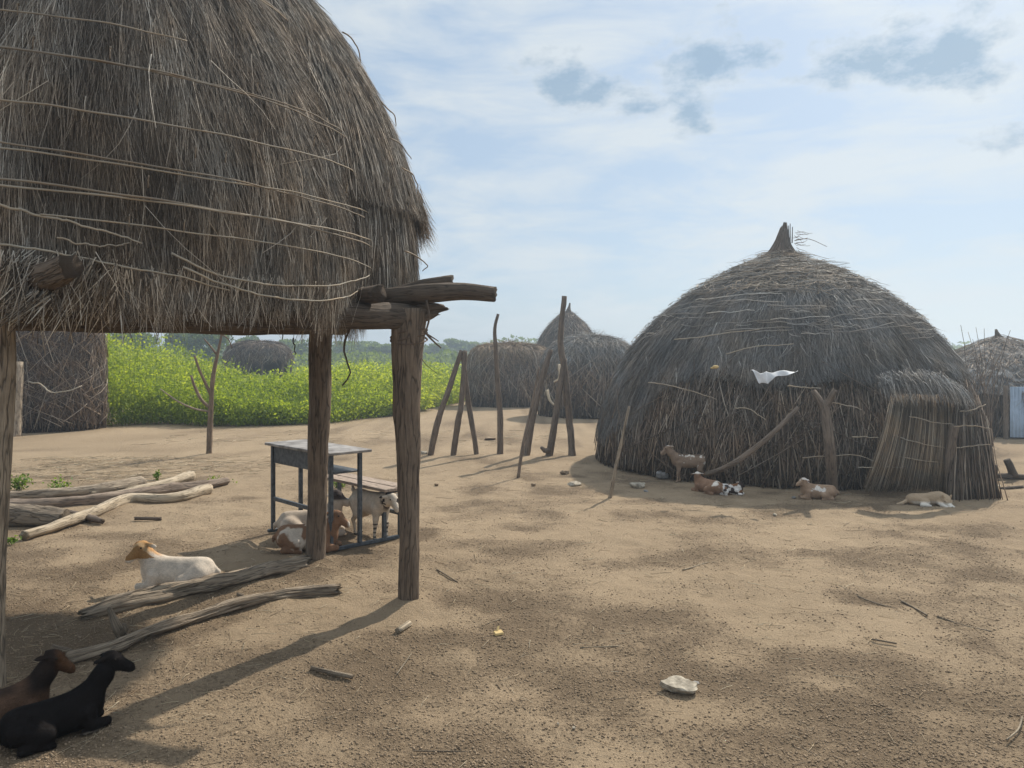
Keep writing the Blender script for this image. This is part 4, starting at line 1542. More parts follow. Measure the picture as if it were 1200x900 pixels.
def tree(name, label, cat, px, ytop, d, wpx, n=1500, flat=0.5, trunk=0.12, lsize=0.35, group=None, base=None, mat='tree', tb=0.0):
    base = np.array([(px - CX) * d / FPX, d, 0.0])
    top = H - (ytop - HY) * d / FPX
    w = wpx * d / FPX / 2
    t = thing(name, label, cat, tuple(base), group)
    rs = np.random.default_rng(int(px * 7 + ytop))
    mb = MB()
    nl = 7
    cl = []
    fork = base + (0, 0, top * 0.35)
    log(mb, [base - (0, 0, 0.1), base + (rs.normal(0, 0.1), 0, top * 0.2), fork], [trunk, trunk * 0.8, trunk * 0.7], 8, 0.3, 0.1)
    for i in range(nl):
        a = 2 * PI * i / nl + rs.uniform(-0.4, 0.4)
        rad = w * rs.uniform(0.25, 0.78)
        e = base + (math.cos(a) * rad, math.sin(a) * rad, top * rs.uniform(0.62, 0.88) - (0.25 * top * (rad / w) ** 2 if flat < 0.5 else 0))
        log(mb, [fork, (fork + e) / 2 + (0, 0, 0.06 * top), e], [trunk * 0.5, trunk * 0.3, trunk * 0.12], 6, 0.4, 0.1)
        cl.append(e)
    mb.build('trunk', M['bark'], t)
    cl += [base + (rs.normal(0, w * 0.3), rs.normal(0, w * 0.3), top * rs.uniform(0.75, 0.93)) for _ in range(5)]
    if tb:
        cl += [base + (rs.normal(0, w * 0.5), rs.normal(0, w * 0.5), top * rs.uniform(0.2, 0.6)) for _ in range(6)]
    cl = np.array(cl)
    sz = rs.uniform(0.22, 0.45, len(cl)) * w
    idx = rs.integers(0, len(cl), n)
    off = unit(rs.normal(size=(n, 3))) * rs.random((n, 1)) ** 0.45
    off[:, 2] *= flat
    c = cl[idx] + off * sz[idx][:, None]
    c[:, 2] = np.clip(c[:, 2], 0.15, top * 1.0)
    ct = rs.normal(0, 0.13, len(cl))
    mb = MB()
    leaves(mb, c, lsize * rs.uniform(0.6, 1.3, n), np.clip(0.5 + ct[idx] + rs.normal(0, 0.14, n), 0, 1), 0.2)
    mb.build('crown', M[mat], t)
    return t


def build_trees():
    g = 'trees and bushes beyond the field'
    tree('acacia_tree', 'flat-topped acacia seen above the low brown-capped hut', 'tree', 540, 396, 95, 52, 2600, 0.30, 0.22, 0.42, g)
    spec = [(28, 381, 30, 70, 'dense dark tree behind the brushwood pen, reaching above its top'),
            (150, 388, 55, 70, 'rounded bush beyond the field just past the edge of the brushwood pen'),
            (212, 389, 60, 50, 'small rounded bush beyond the field behind the bare forked sapling'),
            (247, 384, 58, 62, 'dark green bush beyond the field, directly over the tip of the bare sapling'),
            (292, 394, 75, 44, 'pale distant bush peeping over the field shelter'),
            (345, 399, 80, 60, 'low bush at the edge of the field shelter, on its far side'),
            (415, 401, 90, 70, 'wide low bush between the two tall granary posts'),
            (446, 404, 85, 50, 'dull green bush close beside the thick corner post of the granary'),
            (508, 404, 90, 44, 'small bush between the corner post and the acacia'),
            (575, 408, 110, 50, 'faint far bush under the edge of the acacia')]
    for px, yt, d, w, lab in spec:
        tree('bush', lab, 'bush', px, yt, d, w, 2200, 0.75, 0.1, 0.12 + d * 0.0045, g, tb=1.0)
    # scrub that closes the horizon: one mass
    mb = MB()
    n = 60000
    az = rng.uniform(-0.72, 0.9, n)
    d = 100 + 160 * rng.random(n) ** 1.3
    x = az * d
    prof = 2.3 + 2.6 * fbm(np.stack([x * 0.07, d * 0.02, x * 0], -1), 4) * (0.5 + fbm(np.stack([x * 0.35, d * 0.05, x * 0 + 4], -1), 2))
    c = np.stack([x, d, prof * rng.random(n) ** 0.6], -1)
    leaves(mb, c, rng.uniform(0.5, 1.1, n) * (d / 120), np.clip(0.5 + rng.normal(0, 0.2, n), 0, 1), 0.2)
    n = 22000
    az = rng.uniform(-0.75, -0.03, n)
    d = 62 + 45 * rng.random(n)
    x = az * d
    hp = 0.6 + 2.0 * fbm(np.stack([x * 0.16, d * 0.12, x * 0 + 11], -1), 3)
    c = np.stack([x, d, hp * rng.random(n) ** 0.6], -1)
    leaves(mb, c, rng.uniform(0.3, 0.6, n), np.clip(0.55 + rng.normal(0, 0.2, n), 0, 1), 0.2)
    o = mb.build('distant_scrub', M['tree'])
    o['kind'] = 'stuff'
    o['label'] = 'far low scrub woodland closing the horizon'


build_trees()


def build_field_shelter():
    c = P(303, 440, 36)
    h = thing('field_shelter', 'small dark domed watch shelter of branches standing in the green crop', 'shelter', (c[0], c[1], 0))
    D = Dome((c[0], c[1]), 1.55, 1.3, 0, [(0, 2.38), (0.5, 2.33), (0.82, 2.14), (0.97, 1.85), (1.0, 1.6)])
    mb = MB()
    D.shell(mb, -0.05, 60, 20, amp=0.05)
    D.shell(mb, -0.12, 60, 20, amp=0.05)
    n = 2200
    D.strands(mb, facing(n, 1.9, c), rng.random(n) ** 0.7 * D.smax, rng.uniform(0.2, 0.5, n), 0.02, 0.12, 0.022, 0.5, 5, rng.random(n) ** 1.3, 0.2)
    mb.build('roof', M['brush'], h)
    W = Dome((c[0], c[1]), 1.5, 1.25, 0, [(0.95, 1.9), (1.0, 1.0), (1.0, 0.0)])
    mb = MB()
    W.shell(mb, -0.1, 40, 10, th0=PI * 0.1, th1=PI * 1.35)
    brush_sticks(mb, W, rng.uniform(PI * 0.9, PI * 1.45, 500), rng.uniform(0, 0.2, 500), rng.uniform(1.0, 1.8, 500), rng.uniform(0.012, 0.025, 500), rng.uniform(-0.05, 0.08, 500), 0.2)
    mb.build('wall', M['brush'], h)
    for a in (-1.9, -1.2, -0.5, 0.2):
        mb = MB()
        p = W.pos(np.array([a]), np.array([W.smax]))[0]
        log(mb, [p - (0, 0, 0.05), p + (0, 0, 1.9)], [0.06, 0.05], 8, 0.2, 0.1)
        mb.build('post', M['pole'], h)


build_field_shelter()


def weed(px, py, w, hgt, n, label, name='weed', ls=0.035):
    b = G(px, py)
    t = thing(name, label, 'plant', tuple(b))
    mb = MB()
    mt = MB()
    k = max(4, n // 12)
    for i in range(k):
        a = random.uniform(0, 2 * PI)
        e = b + (math.cos(a) * w * random.uniform(0.1, 1), math.sin(a) * w * random.uniform(0.1, 1) * 0.6, hgt * random.uniform(0.5, 1))
        stick(mt, [b + (random.uniform(-0.2, 0.2) * w, 0, -0.01), (b + e) / 2 + (0, 0, 0.15 * hgt), e], 0.003, 0.3, 4, 5)
        m = n // k
        tt = rng.uniform(0.3, 1.05, m)[:, None]
        c = b + (e - b) * tt + rng.normal(0, 0.18, (m, 3)) * w
        c[:, 2] = np.abs(c[:, 2]) + 0.01
        leaves(mb, c, ls * rng.uniform(0.7, 1.4, m), rng.random(m), 0.4)
    mt.build('stems', M['weed'], t)
    mb.build('foliage', M['weed'], t)


weed(93, 503, 0.28, 0.62, 160, 'bright green leafy seedling growing against the brushwood pen', 'leafy_seedling', 0.11)
weed(22, 574, 0.20, 0.16, 180, 'green weed tuft behind the dark end of the log pile', ls=0.045)
weed(66, 574, 0.22, 0.07, 130, 'low yellowish weed patch behind the middle of the log pile', ls=0.04)
weed(185, 563, 0.07, 0.13, 60, 'upright green weed between the logs near the pale log tip', ls=0.04)
weed(88, 593, 0.06, 0.09, 40, 'tiny weed sprig squeezed between two logs of the pile', ls=0.04)
weed(258, 568, 0.22, 0.06, 90, 'sparse green weeds round the tip of the longest log', ls=0.035)
weed(395, 556, 0.13, 0.08, 120, 'green weed clump seen under the desk top beside the bench', ls=0.05)
weed(397, 572, 0.10, 0.07, 100, 'green weed clump seen just below the bench seat', ls=0.045)
weed(12, 637, 0.10, 0.04, 40, 'flat green sprig on the ground near the dark post foot', ls=0.04)


# ------------------------------------------------------------------ sapling, poles, logs
def build_sapling():
    b = G(245, 533)
    d = b[1]
    t = thing('bare_sapling', 'leafless forked sapling trunk standing alone before the green field', 'tree', tuple(b))
    mb = MB()
    log(mb, [b - (0, 0, 0.08), P(246, 500, d), P(247, 477, d), P(250, 440, d), P(256, 410, d), P(262, 380, d)], [0.05, 0.045, 0.043, 0.034, 0.025, 0.016], 10, 0.05, 0.14)
    mb.build('trunk', M['bark'], t)
    for pts, r in (([P(247, 478, d), P(237, 470, d + 0.05), P(229, 455, d + 0.1), P(224, 440, d + 0.1)], [0.03, 0.027, 0.024, 0.018]),
                   ([P(248, 465, d), P(240, 448, d - 0.05), P(233, 432, d - 0.1), P(228, 417, d - 0.1)], [0.03, 0.027, 0.022, 0.018]),
                   ([P(254, 415, d), P(246, 405, d), P(239, 397, d)], [0.018, 0.014, 0.01]),
                   ([P(260, 392, d), P(268, 398, d), P(272, 408, d)], [0.012, 0.01, 0.008])):
        mb = MB()
        log(mb, pts, r, 8, 0.06, 0.1)
        mb.build('branch', M['bark'], t)
    mb = MB()
    log(mb, [P(246, 482, d), P(228, 479, d - 0.1), P(208, 470, d - 0.15), P(188, 456, d - 0.2)], [0.018, 0.016, 0.014, 0.010], 7, 0.08, 0.08, tint=0.9)
    mb.build('branch', M['log'], t)


build_sapling()


def build_poles():
    t = thing('pole_tripod', 'three dark poles leaning together, nearest the granary corner post', 'tripod', tuple(G(530, 533)))
    for pts, r in (([G(504, 534) - (0, 0, 0.05), P(512, 495, 12.4), P(528, 450, 12.5), P(541, 411, 12.6)], [0.075, 0.07, 0.065, 0.06]),
                   ([G(531, 533) - (0, 0, 0.05), P(536, 495, 12.5), P(541, 470, 12.5), P(545, 411, 12.6)], [0.07, 0.072, 0.065, 0.055]),
                   ([G(559, 532) - (0, 0, 0.05), P(555, 505, 12.7), P(549, 470, 12.75), P(544, 430, 12.75), P(541, 412, 12.7)], [0.06, 0.065, 0.06, 0.05])):
        mb = MB()
        log(mb, pts, [q * 0.70 for q in r], 12, 0.06, 0.16)
        mb.build('pole', M['pole'], t)
    mb = MB()
    log(mb, [G(586, 532) - (0, 0, 0.05), P(586, 490, 12.7), P(583, 450, 12.7), P(581, 410, 12.7), P(580, 385, 12.7), P(584, 368, 12.7)], [0.055, 0.05, 0.042, 0.036, 0.03, 0.024], 10, 0.06, 0.12)
    solo(mb, 'upright_pole', M['pole'], 'single thin upright pole with a bent tip, between the two groups of leaning poles', 'pole')
    t = thing('pole_tripod', 'group of leaning poles crossed under one tall pole, before the shaggy brush hut', 'tripod', tuple(G(645, 534)))
    for pts, r in (([G(616, 534) - (0, 0, 0.05), P(624, 495, 12.5), P(634, 450, 12.6), P(646, 410, 12.7)], [0.065, 0.06, 0.055, 0.05]),
                   ([G(643, 534) - (0, 0, 0.05), P(650, 495, 12.5), P(656, 455, 12.55), P(662, 420, 12.6)], [0.075, 0.07, 0.06, 0.05]),
                   ([G(671, 534) - (0, 0, 0.05), P(668, 495, 12.6), P(663, 440, 12.6), P(657, 395, 12.6), P(661, 347, 12.6)], [0.07, 0.068, 0.065, 0.06, 0.052])):
        mb = MB()
        log(mb, pts, [q * 0.84 for q in r], 12, 0.06, 0.16)
        if r[0] == 0.075:
            log(mb, [P(643, 528, 12.4), P(638, 528, 12.35), P(634, 524, 12.33)], [0.05, 0.04, 0.025], 8, 0.05, 0.1)
        mb.build('pole', M['pole'], t)
    mb = MB()
    log(mb, [G(607, 559) - (0, 0, 0.04), P(613, 520, 10.3), P(622, 480, 10.4), P(632, 430, 10.5)], [0.022, 0.02, 0.017, 0.013], 8, 0.06, 0.12, tint=0.7)
    solo(mb, 'thin_stick', M['pole'], 'thin crooked stick planted upright, leaning towards the crossed poles', 'stick')
    mb = MB()
    log(mb, [G(714, 583) - (0, 0, 0.04), P(722, 545, 8.75), P(730, 510, 8.8), P(737, 476, 8.85)], [0.024, 0.021, 0.018, 0.013], 8, 0.06, 0.12, tint=0.8)
    solo(mb, 'thin_stick', M['log'], 'thin pale stick planted upright by the foot of the big hut', 'stick')
    for i, (pts, lab) in enumerate((([P(641, 457, 19.4), P(645, 470, 19.3), P(652, 476, 19.2)], 'curved pale branch hung low on the shaggy brush hut'),
                                    ([P(655, 427, 19.3), P(656, 442, 19.2), P(649, 448, 19.2)], 'short pale hooked branch stuck high in the shaggy brush hut'))):
        mb = MB()
        log(mb, pts, [0.035, 0.035, 0.02], 8, 0.06, 0.1, tint=0.9)
        solo(mb, 'curved_branch', M['palelog'], lab, 'branch')
    mb = MB()
    log(mb, [G(820, 562) + (0, 0.1, 0.02), P(850, 548, 9.0), P(885, 525, 8.85), P(912, 502, 8.85), P(935, 478, 9.0)], [0.03, 0.033, 0.033, 0.03, 0.025], 10, 0.06, 0.1, tint=0.65)
    solo(mb, 'leaning_branch', M['pole'], 'long bent branch leaning diagonally against the wall of the big hut', 'branch')


build_poles()


def ground_log(pts, rpx, name, label, mat, sides=20, group=None, rough=0.18, ragged=0.02, stubs=(), tint=None, zoff=0.0, cat='log'):
    """timber lying on the ground: centre line given in picture points, radius in picture points"""
    C, R = [], []
    for (px, py), r in zip(pts, rpx):
        d = H * FPX / (py + r * 0.8 - HY)
        rr = r * d / FPX
        C.append([(px - CX) * d / FPX, d, rr * 0.85 + zoff])
        R.append(rr)
    mb = MB()
    log(mb, C, R, sides, 0.03, rough, ragged=ragged, tint=tint)
    parts = []
    o = solo(mb, name, M[mat], label, cat, group)
    for st in stubs:
        m2 = MB()
        log(m2, [P(*q) for q in st[0]], st[1], 8, 0.02, 0.15, ragged=0.01)
        m2.build('branch_stub', M[mat], o)
    return o


def build_logs():
    g = 'logs of the pile beside the granary'
    ground_log([(5, 584), (60, 580), (120, 575), (168, 567)], [6.5, 7, 8, 8.5], 'log', 'grey log lying highest up the pile, thicker at its sawn tip', 'log', group=g)
    ground_log([(130, 581), (165, 574), (200, 566), (222, 558)], [5, 5, 5.5, 6], 'log', 'pale log at the back of the pile with its light tip sticking out', 'palelog', group=g)
    ground_log([(-5, 592), (60, 590), (120, 585), (180, 577), (265, 564)], [6, 6.5, 7, 7, 5], 'log', 'longest dark log of the pile, running full length through its middle', 'pole', group=g, tint=0.9)
    ground_log([(105, 580), (150, 574), (205, 569)], [4.5, 4.5, 4.5], 'log', 'thin tan log wedged behind the longest dark log', 'palelog', group=g, tint=0.35)
    ground_log([(-25, 602), (20, 603), (76, 607)], [14, 14, 11], 'log', 'thick stubby dark log lying behind the granary post', 'log', group=g, tint=0.2)
    ground_log([(28, 628), (70, 616), (110, 601), (150, 585), (200, 584), (244, 573)], [5.5, 6, 6, 6.5, 6, 6], 'log', 'bent whitish bark-free log at the front of the pile', 'palelog', group=g,
               stubs=[([(208, 583, 8.55), (210, 588, 8.5), (209, 592, 8.45)], [0.02, 0.016, 0.01])])
    ground_log([(66, 601), (95, 605), (120, 611)], [6, 5, 3], 'log', 'short dark splintered log tucked beneath the bent whitish log', 'pole', group=g)
    ground_log([(159, 608), (188, 608)], [2, 2], 'small_stick', 'short dark stick lying alone in front of the log pile', 'pole', 8, cat='stick')
    ground_log([(103, 718), (150, 705), (210, 692), (270, 680), (320, 668), (358, 660)], [7, 10, 11, 9.5, 8.5, 8], 'split_log', 'grey split log lying in front of the white goat', 'log', 44, rough=0.34, ragged=0.10)
    ground_log([(78, 773), (112, 763), (140, 755), (172, 743), (200, 734), (222, 727), (255, 716), (282, 708), (322, 700), (350, 696), (394, 692)], [7, 6.5, 7.5, 6, 7, 6, 6.5, 7, 6, 6, 6.5], 'branchy_log', 'long crooked grey branch with broken stubs, nearest the black goat', 'log', 40, rough=0.34, ragged=0.07,
               stubs=[([(146, 751, 4.33), (136, 734, 4.30), (127, 713, 4.30)], [0.03, 0.026, 0.014]), ([(140, 748, 4.33), (147, 738, 4.28), (146, 732, 4.26)], [0.02, 0.016, 0.010]), ([(90, 768, 4.10), (75, 762, 4.05), (62, 757, 4.05)], [0.022, 0.02, 0.012]),
                      ([(282, 706, 4.98), (284, 698, 4.96), (278, 696, 4.95)], [0.02, 0.016, 0.01]), ([(322, 702, 5.08), (328, 712, 5.02), (320, 718, 4.98)], [0.025, 0.02, 0.014])])
    ground_log([(365, 783), (390, 789), (412, 793)], [2.5, 3, 2.5], 'small_stick', 'short tan stick lying alone near the shadow of the corner post', 'log', 8, cat='stick')
    g = 'twigs on the open ground'
    for pts, r, lab in (([(983, 686), (1015, 703), (1052, 714)], 1.3, 'long thin dark twig left of the knotted twig on the open ground'),
                        ([(1056, 704), (1078, 716), (1086, 721)], 1.8, 'short twig with a dark knot on the open ground'),
                        ([(1098, 722), (1130, 733), (1162, 740)], 1.5, 'thin straight twig just past the knotted twig'),
                        ([(1022, 749), (1050, 754)], 1.6, 'small dark twig nearer than the knotted twig'),
                        ([(860, 857), (885, 870), (908, 877)], 1.8, 'bent brown twig nearest the bottom of the open ground'),
                        ([(934, 872), (957, 886)], 1.8, 'short brown twig lying beside the bent brown twig'),
                        ([(850, 899), (895, 890)], 2.2, 'pale twig touching the lowest edge of the ground'),
                        ([(1180, 867), (1193, 855), (1198, 840)], 1.8, 'pale curved twig at the far side of the dark dung patch'),
                        ([(681, 759), (728, 757)], 1.2, 'pale straw-thin twig between the yellow chip and the white rock'),
                        ([(485, 880), (555, 881)], 1.3, 'thin dark twig low on the ground before the corner post'),
                        ([(800, 668), (830, 659)], 1.2, 'thin grey twig on the pale sand in mid yard'),
                        ([(465, 790), (482, 766)], 1.2, 'pale slanting twig below the wood chip'),
                        ([(512, 667), (536, 682)], 1.3, 'dark slanting twig just past the corner post'),
                        ([(1068, 585), (1100, 583)], 1.2, 'small dark twig by the sleeping dog')):
        if lab.startswith('small dark twig by the sleeping'):
            continue
        ground_log(pts, [r * 0.62] * len(pts), 'twig', lab, 'palelog' if 'pale' in lab else 'log', 7, g, 0.1, 0.01, cat='twig')


build_logs()


# ------------------------------------------------------------------ school desk with its bench
def build_desk():
    A = np.array([-2.205, 7.01, 0])
    B = np.array([-1.50, 6.29, 0])
    u = unit(B - A)
    Lu = np.linalg.norm(B - A)
    v = np.array([-u[1], u[0], 0])
    z = np.array([0, 0, 1.0])
    t = thing('school_desk', 'school desk joined to a plank bench, dark metal frame, standing by the granary', 'desk', tuple(A))
    at = lambda a, b, h: A + u * a + v * b + z * h
    ht, hs = 0.80, 0.445
    mb = MB()
    box(mb, at(Lu / 2, 0.155, ht + 0.012), u, v, z, Lu + 0.12, 0.42, 0.024, 0.004)
    mb.build('desk_top', M['slate'], t, False)
    mb = MB()
    box(mb, at(Lu / 2, 0.004, ht - 0.085), u, v, z, Lu - 0.03, 0.014, 0.15, 0.003)
    mb.build('apron', M['metal'], t, False)
    mb = MB()
    box(mb, at(Lu / 2, 0.16, ht - 0.16), u, v, z, Lu - 0.03, 0.28, 0.016, 0.003)
    mb.build('book_shelf', M['metal'], t, False)
    for e in (0, Lu):
        for b, hh in ((0.0, ht), (0.28, ht), (0.53, hs), (0.70, hs)):
            mb = MB()
            box(mb, at(e, b, hh / 2 + 0.012), u, v, z, 0.034, 0.034, hh - 0.024, 0.004)
            mb.build('leg', M['metal'], t, False)
        mb = MB()
        box(mb, at(e, 0.34, 0.014), u, v, z, 0.036, 0.78, 0.028, 0.004)
        mb.build('foot_rail', M['metal'], t, False)
        mb = MB()
        box(mb, at(e, 0.615, hs - 0.02), u, v, z, 0.03, 0.14, 0.03, 0.004)
        mb.build('seat_bracket', M['metal'], t, False)
    for b, hh in ((0.0, 0.31), (0.70, 0.22)):
        mb = MB()
        box(mb, at(Lu / 2, b, hh), u, v, z, Lu - 0.036, 0.026, 0.034, 0.003)
        mb.build('stretcher', M['metal'], t, False)
    for b in (0.53, 0.685):
        mb = MB()
        box(mb, at(Lu / 2 + 0.02, b, hs + 0.013), u, v, z, Lu + 0.18, 0.14, 0.026, 0.004, 0.6)
        gr = []
        V = np.concatenate(mb.V) - A
        mb.GR = [np.stack([V @ v, V @ z, (V @ u) * 0.12], -1)]
        mb.build('seat_plank', M['board'], t, False)


build_desk()


# ------------------------------------------------------------------ animals: one smooth skin from blended limbs
def surface_nets(f, lo, step):
    nx, ny, nz = f.shape
    ins = f < 0
    cnt = np.zeros((nx - 1, ny - 1, nz - 1))
    acc = np.zeros((nx - 1, ny - 1, nz - 1, 3))
    corners = [(i, j, k) for i in (0, 1) for j in (0, 1) for k in (0, 1)]

    def sub(a, c):
        return a[c[0]:nx - 1 + c[0], c[1]:ny - 1 + c[1], c[2]:nz - 1 + c[2]]

    for ax in range(3):
        for c in corners:
            if c[ax]:
                continue
            d = list(c)
            d[ax] = 1
            fa, fb = sub(f, c), sub(f, d)
            cr = (fa < 0) != (fb < 0)
            t = np.where(cr, fa / np.where(cr, fa - fb, 1), 0)
            p = np.zeros(cr.shape + (3,)) + np.array(c, float)
            p[..., ax] += t
            acc += p * cr[..., None]
            cnt += cr
    m = cnt > 0
    idx = np.full(m.shape, -1)
    idx[m] = np.arange(m.sum())
    base = np.stack(np.nonzero(m), -1)
    V = lo + (base + acc[m] / cnt[m][:, None]) * step
    F = []
    for ax in range(3):
        o1, o2 = [(1, 2), (2, 0), (0, 1)][ax]
        sl = [slice(1, -1)] * 3
        sl[ax] = slice(0, -1)
        a = ins[tuple(sl)]
        sl2 = list(sl)
        sl2[ax] = slice(1, None)
        b = ins[tuple(sl2)]
        for flip in (False, True):
            e = (a & ~b) if not flip else (~a & b)
            q = np.stack(np.nonzero(e), -1)
            if not len(q):
                continue
            q[:, o1] += 1
            q[:, o2] += 1
            c = []
            for d1, d2 in ((-1, -1), (0, -1), (0, 0), (-1, 0)):
                r = q.copy()
                r[:, o1] += d1
                r[:, o2] += d2
                c.append(idx[r[:, 0], r[:, 1], r[:, 2]])
            c = np.stack(c, -1)
            F.append(c[:, ::-1] if flip else c)
    return V, np.concatenate(F)


class Skin:
    def __init__(self):
        self.p = []

    def cap(self, a, ra, b, rb, k=0.03):
        self.p.append(('c', np.array(a, float), ra, np.array(b, float), rb, k))

    def chain(self, pts, rs, k=0.025):
        for i in range(len(pts) - 1):
            self.cap(pts[i], rs[i], pts[i + 1], rs[i + 1], k)

    def ell(self, c, r, fwd=(1, 0, 0), up=(0, 0, 1), k=0.03):
        x = unit(np.array(fwd, float))
        y = unit(np.cross(np.array(up, float), x))
        z = np.cross(x, y)
        self.p.append(('e', np.array(c, float), np.array(r, float), np.stack([x, y, z]), k))

    def mesh(self, step):
        pts = []
        for q in self.p:
            if q[0] == 'c':
                pts += [q[1] - q[2], q[1] + q[2], q[3] - q[4], q[3] + q[4]]
            else:
                pts += [q[1] - q[2].max(), q[1] + q[2].max()]
        pts = np.array(pts)
        lo, hi = pts.min(0) - 0.03, pts.max(0) + 0.03
        n = np.ceil((hi - lo) / step).astype(int) + 1
        gx = [lo[i] + np.arange(n[i]) * step for i in range(3)]
        X = np.stack(np.meshgrid(*gx, indexing='ij'), -1)
        d = None
        for q in self.p:
            if q[0] == 'c':
                _, a, ra, b, rb, k = q
                ba = b - a
                t = np.clip(((X - a) @ ba) / max(ba @ ba, 1e-9), 0, 1)
                e = np.linalg.norm(X - a - t[..., None] * ba, axis=-1) - (ra + (rb - ra) * t)
            else:
                _, c, r, R, k = q
                L = (X - c) @ R.T
                k0 = np.linalg.norm(L / r, axis=-1)
                k1 = np.linalg.norm(L / (r * r), axis=-1)
                e = k0 * (k0 - 1) / np.maximum(k1, 1e-6)
            if d is None:
                d = e
            else:
                h = np.maximum(k - np.abs(d - e), 0) / k
                d = np.minimum(d, e) - h * h * k * 0.25
        return surface_nets(d, lo, step)


def head_parts(S, pos, hd, roll_up=(0, 0, 1), s=1.0, ear='side', horn=0.0, kids=True, dog=False):
    """skull, muzzle, jaw, ears along direction hd; returns eye positions"""
    hd = unit(np.array(hd, float))
    up = np.array(roll_up, float)
    lf = unit(np.cross(up, hd))
    up = np.cross(hd, lf)
    p = np.array(pos, float)
    at = lambda f, l, u: p + (hd * f + lf * l + up * u) * s
    S.ell(at(0.005, 0, 0.005), np.array([0.062, 0.046, 0.05]) * s, hd, up, 0.02)
    if dog:
        S.cap(at(0.03, 0, -0.01), 0.036 * s, at(0.125, 0, -0.022), 0.021 * s, 0.02)
        S.cap(at(0.125, 0, -0.016), 0.018 * s, at(0.135, 0, -0.012), 0.012 * s, 0.008)
    else:
        S.cap(at(0.03, 0, -0.002), 0.040 * s, at(0.128, 0, -0.028), 0.0265 * s, 0.02)
        S.cap(at(0.128, 0, -0.032), 0.0255 * s, at(0.142, 0, -0.042), 0.0225 * s, 0.01)
        S.cap(at(0.005, 0, -0.035), 0.033 * s, at(0.125, 0, -0.052), 0.016 * s, 0.015)
    for sg in (-1, 1):
        S.ell(at(0.035, 0.034 * sg, 0.018), np.array([0.022, 0.012, 0.014]) * s, hd, up, 0.012)
        if dog:
            S.ell(at(-0.02, 0.042 * sg, 0.045), np.array([0.012, 0.02, 0.036]) * s, hd + lf * sg * 0.4, up + lf * sg * 0.5, 0.012)
        elif ear == 'side':
            a, b = at(-0.025, 0.04 * sg, 0.022), at(-0.035, 0.13 * sg, 0.0)
            ax = unit(b - a)
            S.ell((a + b) / 2, np.array([0.055, 0.019, 0.0085]) * s, ax, up + hd * 0.5, 0.012)
            S.cap(at(-0.02, 0.03 * sg, 0.02), 0.014 * s, a, 0.012 * s, 0.012)
        elif ear == 'back':
            a, b = at(-0.03, 0.042 * sg, 0.02), at(-0.10, 0.085 * sg, 0.0)
            S.ell((a + b) / 2, np.array([0.055, 0.019, 0.0085]) * s, unit(b - a), up + lf * sg * 0.6, 0.012)
        elif ear == 'small':
            a, b = at(-0.02, 0.042 * sg, 0.018), at(-0.078, 0.07 * sg, -0.012)
            S.ell((a + b) / 2, np.array([0.042, 0.017, 0.009]) * s, unit(b - a), up + lf * sg * 0.9, 0.012)
        elif ear == 'down':
            a, b = at(-0.02, 0.045 * sg, 0.02), at(-0.02, 0.085 * sg, -0.075)
            S.ell((a + b) / 2, np.array([0.058, 0.021, 0.009]) * s, unit(b - a), hd, 0.012)
        if horn:
            S.chain([at(-0.012, 0.018 * sg, 0.045), at(-0.03, 0.024 * sg, 0.045 + horn * 0.6), at(-0.055, 0.03 * sg, 0.045 + horn)], [0.011 * s, 0.009 * s, 0.005 * s], 0.006)
    return [at(0.038, 0.0455 * sg, 0.02) for sg in (-1, 1)]


def place(V, loc, yaw, s):
    c, n = math.cos(yaw), math.sin(yaw)
    V = V * s
    return np.stack([V[:, 0] * c - V[:, 1] * n, V[:, 0] * n + V[:, 1] * c, V[:, 2]], -1) + np.asarray(loc)


